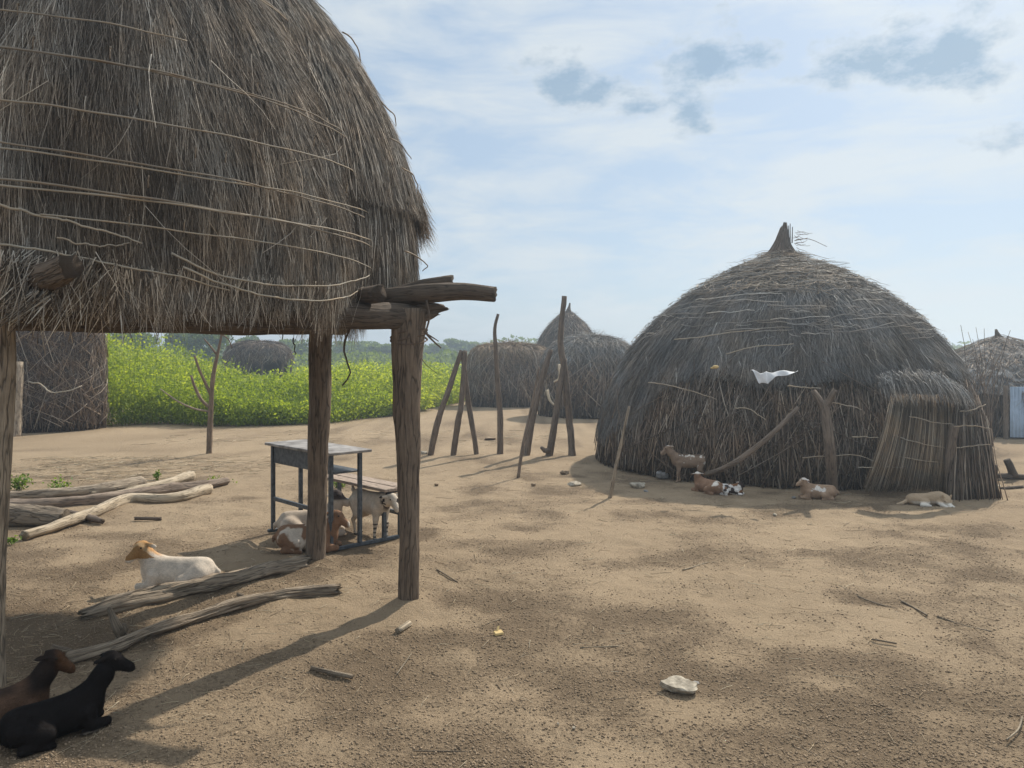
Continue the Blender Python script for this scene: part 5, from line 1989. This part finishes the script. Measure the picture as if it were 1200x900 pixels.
def finish_animal(S, eyes, step, loc, yaw, s, paint, name, label, cat, group=None, fur=0, furlen=0.014):
    V, F = S.mesh(step)
    col = paint(V)
    W = place(V, loc, yaw, s)
    mb = MB()
    mb.add(W, F, 0.5, V, col)
    if fur:
        # short coat: fine blades lying back along the body, same skin colour
        idx = rng.integers(0, len(V), fur)
        Vn = np.zeros_like(V)
        fa = V[F[:, 1]] - V[F[:, 0]]
        fb = V[F[:, 3]] - V[F[:, 0]]
        nn = np.cross(fa, fb)
        for q in range(4):
            np.add.at(Vn, F[:, q], nn)
        Vn = unit(Vn)
        cen = V.mean(0)
        if ((V - cen) * Vn).sum() < 0:
            Vn = -Vn
        p0 = V[idx] + rng.normal(0, 0.002, (fur, 3))
        d = unit(np.array([-0.9, 0, -0.45]) + rng.normal(0, 0.25, (fur, 3)))
        nrm = Vn[idx]
        d = unit(d - nrm * (d * nrm).sum(1)[:, None] + nrm * 0.45)
        L = furlen * rng.uniform(0.5, 1.3, fur)
        t = np.linspace(0, 1, 3)
        pts = p0[:, None] + d[:, None] * (t[None, :, None] * L[:, None, None])
        pts[..., :] -= nrm[:, None] * (t[None, :, None] ** 2 * L[:, None, None] * 0.15)
        pts = place(pts.reshape(-1, 3), loc, yaw, s).reshape(fur, 3, 3)
        side = unit(np.cross(d, nrm))
        cy, sy = math.cos(yaw), math.sin(yaw)
        side = np.stack([side[:, 0] * cy - side[:, 1] * sy, side[:, 0] * sy + side[:, 1] * cy, side[:, 2]], -1)
        n0 = len(mb.C)
        ribbons(mb, pts, np.full(fur, 0.0016), side, np.full(fur, 0.5))
        mb.C[-1] = np.repeat(col[idx] * rng.uniform(0.6, 1.7, (fur, 1)), 6, 0)
    o = mb.build(name, M['coat'])
    V3 = np.array(loc, float)
    me = o.data
    co_ = np.empty(len(me.vertices) * 3, np.float32)
    me.vertices.foreach_get('co', co_)
    co_ = co_.reshape(-1, 3) - V3
    me.vertices.foreach_set('co', co_.astype(np.float32).ravel())
    o.location = tuple(V3)
    tag(o, label, cat, group)
    for e in eyes:
        ew = place(np.array([e]), loc, yaw, s)[0]
        m2 = MB()
        rock(m2, ew, np.array([0.0085] * 3) * s, 1, 12, facets=0.0)
        m2.build('eye', M['eye'], o)
    return o


def goat_standing(head=(0.40, 0, 0.60), hd=(0.85, 0, -0.35), ear='side', tail_up=True, horn=0.0, stride=0.03):
    S = Skin()
    S.ell((0.15, 0, 0.365), (0.15, 0.082, 0.118), (1, 0, 0.05), k=0.05)
    S.ell((-0.01, 0, 0.36), (0.20, 0.092, 0.112), k=0.05)
    S.ell((-0.18, 0, 0.375), (0.13, 0.082, 0.11), k=0.05)
    S.cap((-0.24, 0, 0.43), 0.045, (0.2, 0, 0.44), 0.04, 0.05)
    nb = np.array([0.23, 0, 0.42])
    hp = np.array(head, float)
    S.chain([nb, nb * 0.45 + hp * 0.55 + (0.01, 0, 0.0), hp - unit(np.array(hd, float)) * 0.01 - (0, 0, 0.015)], [0.085, 0.06, 0.045], 0.05)
    eyes = head_parts(S, hp, hd, ear=ear, horn=horn)
    for sg, dx in ((1, stride), (-1, -stride)):
        y = 0.058 * sg
        S.chain([(0.19, y, 0.34), (0.185, y * 1.05, 0.22), (0.19 + dx * 0.6, y, 0.165), (0.185 + dx, y, 0.035)], [0.055, 0.028, 0.0215, 0.0125], 0.022)
        S.cap((0.187 + dx, y, 0.03), 0.016, (0.20 + dx, y, 0.012), 0.019, 0.01)
        S.chain([(-0.20, y * 0.9, 0.36), (-0.155 - dx * 0.3, y * 1.15, 0.235), (-0.255 - dx * 0.7, y * 1.0, 0.165), (-0.238 - dx, y * 0.95, 0.035)], [0.080, 0.042, 0.0205, 0.0125], 0.024)
        S.cap((-0.238 - dx, y * 0.95, 0.03), 0.016, (-0.222 - dx, y * 0.95, 0.012), 0.019, 0.01)
    if tail_up:
        S.chain([(-0.285, 0, 0.43), (-0.325, 0, 0.465), (-0.335, 0, 0.505)], [0.02, 0.019, 0.012], 0.015)
    else:
        S.chain([(-0.285, 0, 0.43), (-0.325, 0, 0.425), (-0.345, 0, 0.375)], [0.02, 0.017, 0.01], 0.015)
    return S, eyes


def goat_lying(head=(0.30, 0, 0.37), hd=(0.9, 0, -0.3), ear='side', horn=0.0, knee=True, tilt=0.0):
    S = Skin()
    S.ell((0.14, 0, 0.135), (0.14, 0.088, 0.125), (1, 0, 0.25), k=0.05)
    S.ell((-0.02, 0, 0.12), (0.20, 0.108, 0.118), k=0.05)
    S.ell((-0.19, 0.01, 0.125), (0.13, 0.105, 0.118), k=0.05)
    S.cap((-0.24, 0, 0.195), 0.04, (0.17, 0, 0.225), 0.038, 0.05)
    nb = np.array([0.19, 0, 0.21])
    hp = np.array(head, float)
    S.chain([nb, nb * 0.45 + hp * 0.55 + (0.012, 0, 0), hp - unit(np.array(hd, float)) * 0.015 - (0, 0, 0.015)], [0.085, 0.058, 0.044], 0.05)
    eyes = head_parts(S, hp, hd, ear=ear, horn=horn)
    for sg in (1, -1):
        y = 0.075 * sg
        # folded fore leg: knee forward, cannon tucked back
        S.chain([(0.16, y, 0.13), (0.175, y * 1.2, 0.06), (0.275, y * 1.05, 0.042), (0.20, y * 1.25, 0.020), (0.135, y * 1.25, 0.016)], [0.055, 0.034, 0.024, 0.017, 0.018], 0.022)
        # hind leg: thigh bulging, shank forward along the ground, foot out
        S.chain([(-0.20, y, 0.13), (-0.08, y * 1.6, 0.085), (-0.21, y * 1.75, 0.032), (-0.09, y * 1.9, 0.02), (-0.05, y * 1.9, 0.016)], [0.085, 0.05, 0.026, 0.017, 0.019], 0.025)
    S.chain([(-0.30, 0, 0.16), (-0.335, 0.01, 0.13), (-0.345, 0.015, 0.09)], [0.022, 0.018, 0.01], 0.015)
    return S, eyes


def blend(a, b, f):
    f = np.clip(f, 0, 1)[:, None]
    return np.array(a)[None] * (1 - f) + np.array(b)[None] * f


def patches(V, scale, thr, seed, soft=0.04):
    return sm(fbm(V * scale + seed, 3), thr - soft, thr + soft)


def build_animals():
    WHITE, TAN, BROWN, BLACK = (0.62, 0.52, 0.42), (0.40, 0.22, 0.09), (0.185, 0.10, 0.058), (0.006, 0.005, 0.005)

    # white goat with a tan head
    hp = np.array([0.275, 0.0, 0.345])

    def paint_white(V):
        c = blend((0.60, 0.52, 0.43), (0.66, 0.57, 0.46), fbm(V * 8, 2))
        d = np.linalg.norm(V - hp, axis=1)
        c = c * (1 - sm(-d, -0.12, -0.075)[:, None]) + np.array((0.52, 0.35, 0.19)) * sm(-d, -0.12, -0.075)[:, None]
        mane = sm(-np.abs(V[:, 1]), -0.04, -0.015) * sm(V[:, 0], 0.08, 0.16) * sm(V[:, 2], 0.2, 0.26)
        c = c * (1 - mane[:, None] * 0.85) + np.array(TAN) * 1.2 * mane[:, None] * 0.85
        ear = (np.abs(V[:, 1] - hp[1]) > 0.055) & (V[:, 2] > 0.27) & (V[:, 0] > 0.15)
        c[ear] = np.array(TAN) * 0.85
        return c

    S, e = goat_lying(hp, (0.55, 0.80, -0.30), 'side')
    finish_animal(S, e, 0.0065, G(207, 689), PI + 0.10, 0.84, paint_white, 'goat', 'white goat with a tan head lying behind the grey split log', 'goat', 'goats in the yard', 7000, 0.010)

    # black goat in the shade of the granary
    def paint_black(V):
        c = blend(BLACK, (0.014, 0.011, 0.010), fbm(V * 7, 2))
        hoof = sm(-V[:, 2], -0.022, -0.016) * sm(V[:, 0], 0.1, 0.15)
        return c * (1 - hoof[:, None]) + np.array((0.18, 0.15, 0.12)) * hoof[:, None]

    S, e = goat_lying((0.315, -0.02, 0.42), (0.80, -0.52, -0.22), 'small')
    finish_animal(S, e, 0.006, G(66, 864), 0.78, 0.66, paint_black, 'goat', 'all black goat lying with its head raised in the shade of the granary', 'goat', 'goats in the yard', 14000, 0.012)

    def paint_blackbrown(V):
        c = blend((0.125, 0.070, 0.042), (0.075, 0.045, 0.03), fbm(V * 9, 3))
        neck = sm(V[:, 0], 0.10, 0.19) * sm(V[:, 2], 0.17, 0.25)
        c = c * (1 - neck[:, None]) + np.array((0.022, 0.015, 0.012)) * neck[:, None]
        face = sm(V[:, 0], 0.29, 0.34) * sm(V[:, 2], 0.26, 0.30)
        c = c * (1 - 0.7 * face[:, None]) + np.array((0.10, 0.048, 0.022)) * 0.7 * face[:, None]
        back = sm(V[:, 2], 0.21, 0.25) * (1 - sm(V[:, 0], 0.05, 0.15))
        return c * (1 - 0.8 * back[:, None]) + np.array((0.03, 0.022, 0.018)) * 0.8 * back[:, None]

    S, e = goat_lying((0.30, -0.02, 0.40), (0.80, -0.52, -0.34), 'small')
    finish_animal(S, e, 0.006, G(-2, 856), 0.68, 0.67, paint_blackbrown, 'goat', 'brown goat with a black neck lying behind the all black goat', 'goat', 'goats in the yard', 12000, 0.012)

    # under the desk
    def paint_brownwhite(V):
        c = blend(BROWN, (0.26, 0.155, 0.095), fbm(V * 8, 3))
        w = patches(V, 9, 0.56, 3.0) * (1 - sm(V[:, 0], 0.1, 0.2))
        c = c * (1 - w[:, None]) + np.array((0.55, 0.47, 0.38)) * w[:, None]
        face = sm(V[:, 0], 0.37, 0.40) * sm(V[:, 2], 0.2, 0.25)
        return c * (1 - face[:, None]) + np.array((0.60, 0.54, 0.46)) * face[:, None]

    S, e = goat_lying((0.265, 0.0, 0.335), (0.92, -0.25, -0.38), 'back')
    finish_animal(S, e, 0.008, G(362, 645), 0.06, 0.86, paint_brownwhite, 'goat', 'brown goat with white flank patches and white muzzle lying under the desk', 'goat', 'goats in the yard')

    def paint_pale(V):
        c = blend((0.44, 0.36, 0.28), (0.56, 0.47, 0.38), fbm(V * 6, 2))
        k = sm(V[:, 2], 0.335, 0.36) * sm(V[:, 0], 0.12, 0.2)
        return c * (1 - k[:, None]) + np.array((0.07, 0.055, 0.05)) * k[:, None]

    S, e = goat_lying((0.215, 0.0, 0.385), (0.80, -0.35, -0.3), 'side')
    finish_animal(S, e, 0.008, G(366, 629), 0.25, 0.95, paint_pale, 'goat', 'cream goat with dark ears lying just behind the brown one under the desk', 'goat', 'goats in the yard')

    def paint_cream_stand(V):
        c = blend((0.50, 0.42, 0.33), (0.58, 0.50, 0.40), fbm(V * 6, 2))
        blk = sm(V[:, 0], 0.26, 0.32) * (fbm(V * 14, 2) > 0.56)
        leg = (V[:, 2] < 0.2) & (V[:, 0] > 0.05) & (((V[:, 2] * 22) % 1.0) > 0.6)
        hoof = V[:, 2] < 0.02
        f = np.clip(blk + leg * 0.9 + hoof, 0, 1)
        sp = sm(V[:, 2], 0.47, 0.50) * (V[:, 0] < 0.25)
        f = np.clip(f + sp * 0.5, 0, 1)
        return c * (1 - f[:, None]) + np.array((0.03, 0.024, 0.022)) * f[:, None]

    S, e = goat_standing((0.39, 0.0, 0.46), (0.85, -0.1, -0.5), 'side')
    finish_animal(S, e, 0.008, G(434, 629), -0.78, 0.84, paint_cream_stand, 'goat', 'cream goat with black leg bands standing beneath the bench', 'goat', 'goats in the yard')

    # by the big hut
    def paint_kid(V):
        c = blend((0.21, 0.145, 0.10), (0.33, 0.235, 0.165), fbm(V * 7, 3))
        w = patches(V, 17, 0.66, 9.0, 0.03) * sm(V[:, 2], 0.22, 0.28) * (V[:, 0] < 0.2)
        tail = sm(-V[:, 0], 0.305, 0.325) * sm(V[:, 2], 0.42, 0.46)
        poll = sm(V[:, 2], 0.625, 0.64)
        f = np.clip(w + tail + poll, 0, 1)
        back = sm(V[:, 2], 0.455, 0.48) * (V[:, 0] < 0.2) * (V[:, 0] > -0.26)
        c = c * (1 - 0.6 * back[:, None]) + np.array((0.05, 0.03, 0.02)) * 0.6 * back[:, None]
        return c * (1 - f[:, None]) + np.array((0.62, 0.56, 0.48)) * f[:, None]

    S, e = goat_standing((0.37, 0.0, 0.585), (0.88, 0.0, -0.42), 'back', True)
    finish_animal(S, e, 0.009, G(808, 565), PI - 0.10, 0.74, paint_kid, 'goat', 'brown kid with white flecks and white tail standing at the wall of the big hut', 'goat', 'goats in the yard')

    def paint_red(V):
        c = blend((0.19, 0.105, 0.062), (0.29, 0.18, 0.115), fbm(V * 8, 3))
        poll = sm(V[:, 2], 0.325, 0.345) * (V[:, 0] > 0.1)
        w = patches(V, 8, 0.60, 21.0) * (V[:, 0] < -0.05)
        f = np.clip(poll + w, 0, 1)
        return c * (1 - f[:, None]) + np.array((0.66, 0.60, 0.52)) * f[:, None]

    S, e = goat_lying((0.20, 0.03, 0.315), (0.75, -0.6, -0.15), 'side')
    finish_animal(S, e, 0.009, G(829, 578), PI - 0.95, 0.66, paint_red, 'goat', 'reddish goat with a white poll lying beside the kid at the big hut', 'goat', 'goats in the yard')

    def paint_pied(V):
        w = patches(V, 13, 0.50, 31.0, 0.02)
        c = blend((0.045, 0.03, 0.025), (0.66, 0.62, 0.57), w)
        b = patches(V, 8, 0.62, 77.0, 0.02)
        return c * (1 - b[:, None]) + np.array((0.20, 0.10, 0.05)) * b[:, None]

    S, e = goat_lying((0.20, 0.07, 0.27), (0.6, 0.75, -0.25), 'side')
    finish_animal(S, e, 0.009, G(856, 580), -0.45, 0.50, paint_pied, 'goat', 'black and white pied kid curled up beside the reddish goat', 'goat', 'goats in the yard')

    def paint_bay(V):
        c = blend((0.26, 0.17, 0.11), (0.40, 0.28, 0.19), fbm(V * 8, 3))
        w = sm(-np.linalg.norm((V - np.array([0.0, 0.08, 0.19])) / (0.10, 0.1, 0.055), axis=1) + (fbm(V * 18, 3) - 0.5) * 2.2, -1.1, -0.85)
        face = sm(V[:, 2], 0.27, 0.30) * patches(V, 13, 0.48, 5.0)
        f = np.clip(w + face, 0, 1)
        return c * (1 - f[:, None]) + np.array((0.68, 0.62, 0.55)) * f[:, None]

    S, e = goat_lying((0.235, 0.03, 0.32), (0.85, 0.35, -0.2), 'side')
    finish_animal(S, e, 0.009, G(958, 585), PI - 0.15, 0.66, paint_bay, 'goat', 'tan goat with a white saddle patch lying at the foot of the forked post', 'goat', 'goats in the yard')

    # sleeping dog: body along the wall, head low on its paws towards the viewer
    S = Skin()
    S.ell((0.10, 0, 0.115), (0.16, 0.10, 0.11), (1, 0, 0.1), k=0.05)
    S.ell((-0.08, 0, 0.10), (0.17, 0.095, 0.095), k=0.05)
    S.ell((-0.22, 0.0, 0.095), (0.12, 0.10, 0.095), k=0.05)
    hpos = np.array([0.245, -0.13, 0.095])
    S.chain([(0.19, -0.02, 0.145), (0.235, -0.08, 0.125), hpos], [0.085, 0.068, 0.05], 0.05)
    e = head_parts(S, hpos, (0.10, -0.93, -0.36), s=1.35, dog=True)
    S.chain([(0.20, -0.06, 0.08), (0.27, -0.14, 0.035), (0.30, -0.25, 0.022)], [0.045, 0.03, 0.022], 0.02)
    S.chain([(0.13, -0.07, 0.08), (0.16, -0.16, 0.035), (0.19, -0.26, 0.022)], [0.045, 0.03, 0.022], 0.02)
    S.chain([(-0.20, -0.05, 0.10), (-0.06, -0.11, 0.07), (-0.15, -0.17, 0.03), (-0.03, -0.19, 0.022)], [0.085, 0.05, 0.028, 0.022], 0.025)
    S.chain([(-0.32, 0.0, 0.07), (-0.42, -0.04, 0.03), (-0.50, -0.06, 0.02)], [0.03, 0.026, 0.015], 0.02)

    def paint_dog(V):
        c = blend((0.36, 0.26, 0.17), (0.44, 0.33, 0.22), fbm(V * 6, 2))
        w = np.clip(sm(-V[:, 1], 0.06, 0.12) * sm(-V[:, 2], -0.10, -0.05) + sm(-V[:, 1], 0.22, 0.26), 0, 1)
        c = c * (1 - w[:, None]) + np.array((0.66, 0.61, 0.53)) * w[:, None]
        nose = hpos + unit(np.array([0.10, -0.93, -0.36])) * 0.182 + np.array([0, 0, -0.01])
        k = sm(-np.linalg.norm(V - nose, axis=1), -0.03, -0.018)
        return c * (1 - k[:, None]) + np.array((0.02, 0.015, 0.015)) * k[:, None]

    finish_animal(S, e, 0.008, G(1087, 592), -0.12, 0.66, paint_dog, 'dog', 'cream dog asleep on the ground before the reed mat of the doorway', 'dog')


build_animals()


# ------------------------------------------------------------------ stones, rags and small things
def build_small():
    def stone(px, py, rx, ry, rz, seed, label, mat='stone', rot=0.3, sink=0.5, facets=0.95, name='stone', cat='stone'):
        b = G(px, py)
        k = b[1] / FPX
        mb = MB()
        rock(mb, (b[0], b[1], rz * k * (1 - sink)), (rx * k, ry * k, rz * k), seed, 28, rot=rot, facets=facets)
        return solo(mb, name, M[mat], label, cat, smooth=False)

    stone(797, 811, 27, 24, 12, 5, 'angular whitish rock lying alone on the open ground', rot=-0.3)
    stone(816, 802, 4, 4, 3, 8, 'small brown pebble touching the angular whitish rock', 'greystone', name='pebble')
    stone(748, 572, 11, 14, 6, 12, 'flat pale stone by the planted stick at the big hut')
    stone(757, 577, 3, 3, 2.5, 14, 'tiny dark pebble tucked against the flat pale stone', 'greystone', name='pebble')
    stone(776, 560, 9, 8, 7, 17, 'grey wedge-shaped stone in the shade of the big hut', 'greystone')
    stone(672, 568, 9, 12, 3, 19, 'flat slab-like stone below the crossed poles')
    stone(662, 556, 6, 5, 4.5, 23, 'round dark clod behind the flat slab-like stone', 'dung', name='clod', cat='clod')
    stone(497, 533, 5, 5, 4, 29, 'white block beside the foot of the first leaning pole')
    stone(574, 515, 8, 6, 2.5, 31, 'low brown clod near the single upright pole', 'dung', name='clod', cat='clod')
    stone(908, 604, 3, 3, 2, 33, 'small pale pebble on the shade line of the big hut', name='pebble')
    stone(930, 584, 3, 3, 2, 37, 'small grey pebble in the shade near the tan goat', 'greystone', name='pebble')
    stone(1168, 570, 6, 6, 1.5, 41, 'small white flake on the ground beside the brush screen')
    stone(672, 854, 2.5, 2.5, 2, 43, 'small white pebble low on the open ground', name='pebble')
    stone(654, 849, 2, 2, 2, 47, 'tiny white pebble near the foot of the picture', name='pebble')
    stone(512, 569, 3, 3, 2.5, 49, 'small dark clod in the sand beyond the corner post', 'dung', name='clod', cat='clod')
    stone(625, 569, 3.5, 3, 2.5, 51, 'small dark clod between the two planted sticks', 'dung', name='clod', cat='clod')
    # yellow chip
    b = G(584, 744)
    mb = MB()
    box(mb, b + (0, 0, 0.012), unit([1, 0.3, 0.1]), unit([-0.3, 1, 0]), (0, 0, 1.0), 0.05, 0.05, 0.016, 0.004)
    box(mb, b + (-0.004, 0.02, 0.026), unit([0.2, 0.6, 0.5]), unit([-0.6, 0.2, 0]), (0, 0, 1.0), 0.035, 0.012, 0.01, 0.002)
    solo(mb, 'yellow_chip', M['yellow'], 'small yellow scrap lying in the dung litter', 'scrap', smooth=False)
    # wood chip
    ground_log([(466, 739), (479, 731)], [4, 4], 'wood_chip', 'short pale wood chip on the ground by the corner post', 'palelog', 9, cat='wood chip')
    # cut stool-like fork at the edge of the yard
    t = G(1180, 562)
    mb = MB()
    log(mb, [t + (-0.25, 0, 0.04), t + (0.0, 0, 0.045), t + (0.28, 0, 0.03)], [0.03, 0.04, 0.035], 9, 0.05, 0.12)
    log(mb, [t + (0.10, 0, 0.04), t + (0.06, 0, 0.14), t + (0.0, 0, 0.26)], [0.06, 0.05, 0.045], 9, 0.04, 0.1)
    log(mb, [t + (-0.16, 0, 0.04), t + (-0.15, 0, 0.19)], [0.035, 0.03], 8, 0.04, 0.1)
    solo(mb, 'wooden_fork', M['beam'], 'dark cut wooden fork with two stubs standing up, past the brush screen', 'wood')
    ground_log([(1174, 573), (1198, 571)], [2, 2], 'flat_stick', 'flat dark stick lying on the ground near the wooden fork', 'beam', 8, cat='stick')

    # white sheet thrown on the eave of the hut
    nu, nv = 40, 22
    u, v = np.meshgrid(np.linspace(0, 1, nu), np.linspace(0, 1, nv))
    topl = [P(879, 434, 9.02), P(893, 437, 8.9), P(905, 436, 8.9), P(930, 435, 8.86)]
    T, par = smooth_path(topl, 0.01)
    edge = np.stack([np.interp(u[0], par, T[:, i]) for i in range(3)], -1)
    drop = np.interp(u[0], [0, 0.12, 0.35, 0.6, 1], [0.02, 0.13, 0.13, 0.07, 0.006])
    X = edge[None] + np.stack([0.02 * v + 0.0 * u, -0.06 * v - 0.02 * np.sin(u * 22) * v, -drop[None] * v + 0.012 * np.sin(u * 17 + v * 3)], -1)
    X[..., 1] -= 0.02 + 0.012 * np.cos(u * 30 + v * 2)
    n0 = nu * nv
    V = np.concatenate([X.reshape(-1, 3), X.reshape(-1, 3) + (0, 0.006, 0.004)])
    j = (np.arange(nv - 1) * nu)[:, None]
    i = np.arange(nu - 1)[None]
    F = np.stack([j + i, j + nu + i, j + nu + i + 1, j + i + 1], -1).reshape(-1, 4)
    rim = np.concatenate([np.arange(nu), np.arange(1, nv) * nu + nu - 1, (nv - 1) * nu + np.arange(nu - 2, -1, -1), np.arange(nv - 2, 0, -1) * nu])
    r2 = np.roll(rim, -1)
    mb = MB()
    mb.add(V, [F, F[:, ::-1] + n0, np.stack([rim, r2, r2 + n0, rim + n0], -1)])
    solo(mb, 'white_sheet', M['cloth'], 'crumpled white plastic sheet caught on the thatch of the big hut', 'sheet')
    mb = MB()
    p = P(838, 430, 9.25)
    rock(mb, p + (0, -0.02, 0), (0.04, 0.02, 0.022), 3, 24, facets=0.1)
    rock(mb, p + (-0.035, -0.01, -0.012), (0.025, 0.015, 0.013), 9, 20, facets=0.1)
    solo(mb, 'yellow_rag', M['yellow'], 'small yellow rag tucked into the thatch edge of the big hut', 'rag')


build_small()


# ------------------------------------------------------------------ air
def build_haze():
    mb = MB()
    x, y0, y1, z0, z1 = 960, -960, 960, -1.2, 7.0
    V = [(-x, y0, z0), (x, y0, z0), (x, y1, z0), (-x, y1, z0), (-x, y0, z1), (x, y0, z1), (x, y1, z1), (-x, y1, z1)]
    mb.add(np.array(V, float), np.array([[0, 3, 2, 1], [4, 5, 6, 7], [0, 1, 5, 4], [1, 2, 6, 5], [2, 3, 7, 6], [3, 0, 4, 7]]))
    m = bpy.data.materials.new('haze_air')
    m.use_nodes = True
    nt = m.node_tree
    for n in list(nt.nodes):
        nt.nodes.remove(n)
    out = nt.nodes.new('ShaderNodeOutputMaterial')
    v = nt.nodes.new('ShaderNodeVolumePrincipled')
    v.inputs['Color'].default_value = (0.74, 0.87, 1.0, 1)
    v.inputs['Density'].default_value = HAZE
    v.inputs['Anisotropy'].default_value = 0.65
    nt.links.new(v.outputs[0], out.inputs['Volume'])
    o = mb.build('haze', m, smooth=False)
    o['kind'] = 'stuff'
    o['label'] = 'thin bluish haze in the air of the whole yard'


HAZE = 0.0045
build_haze()
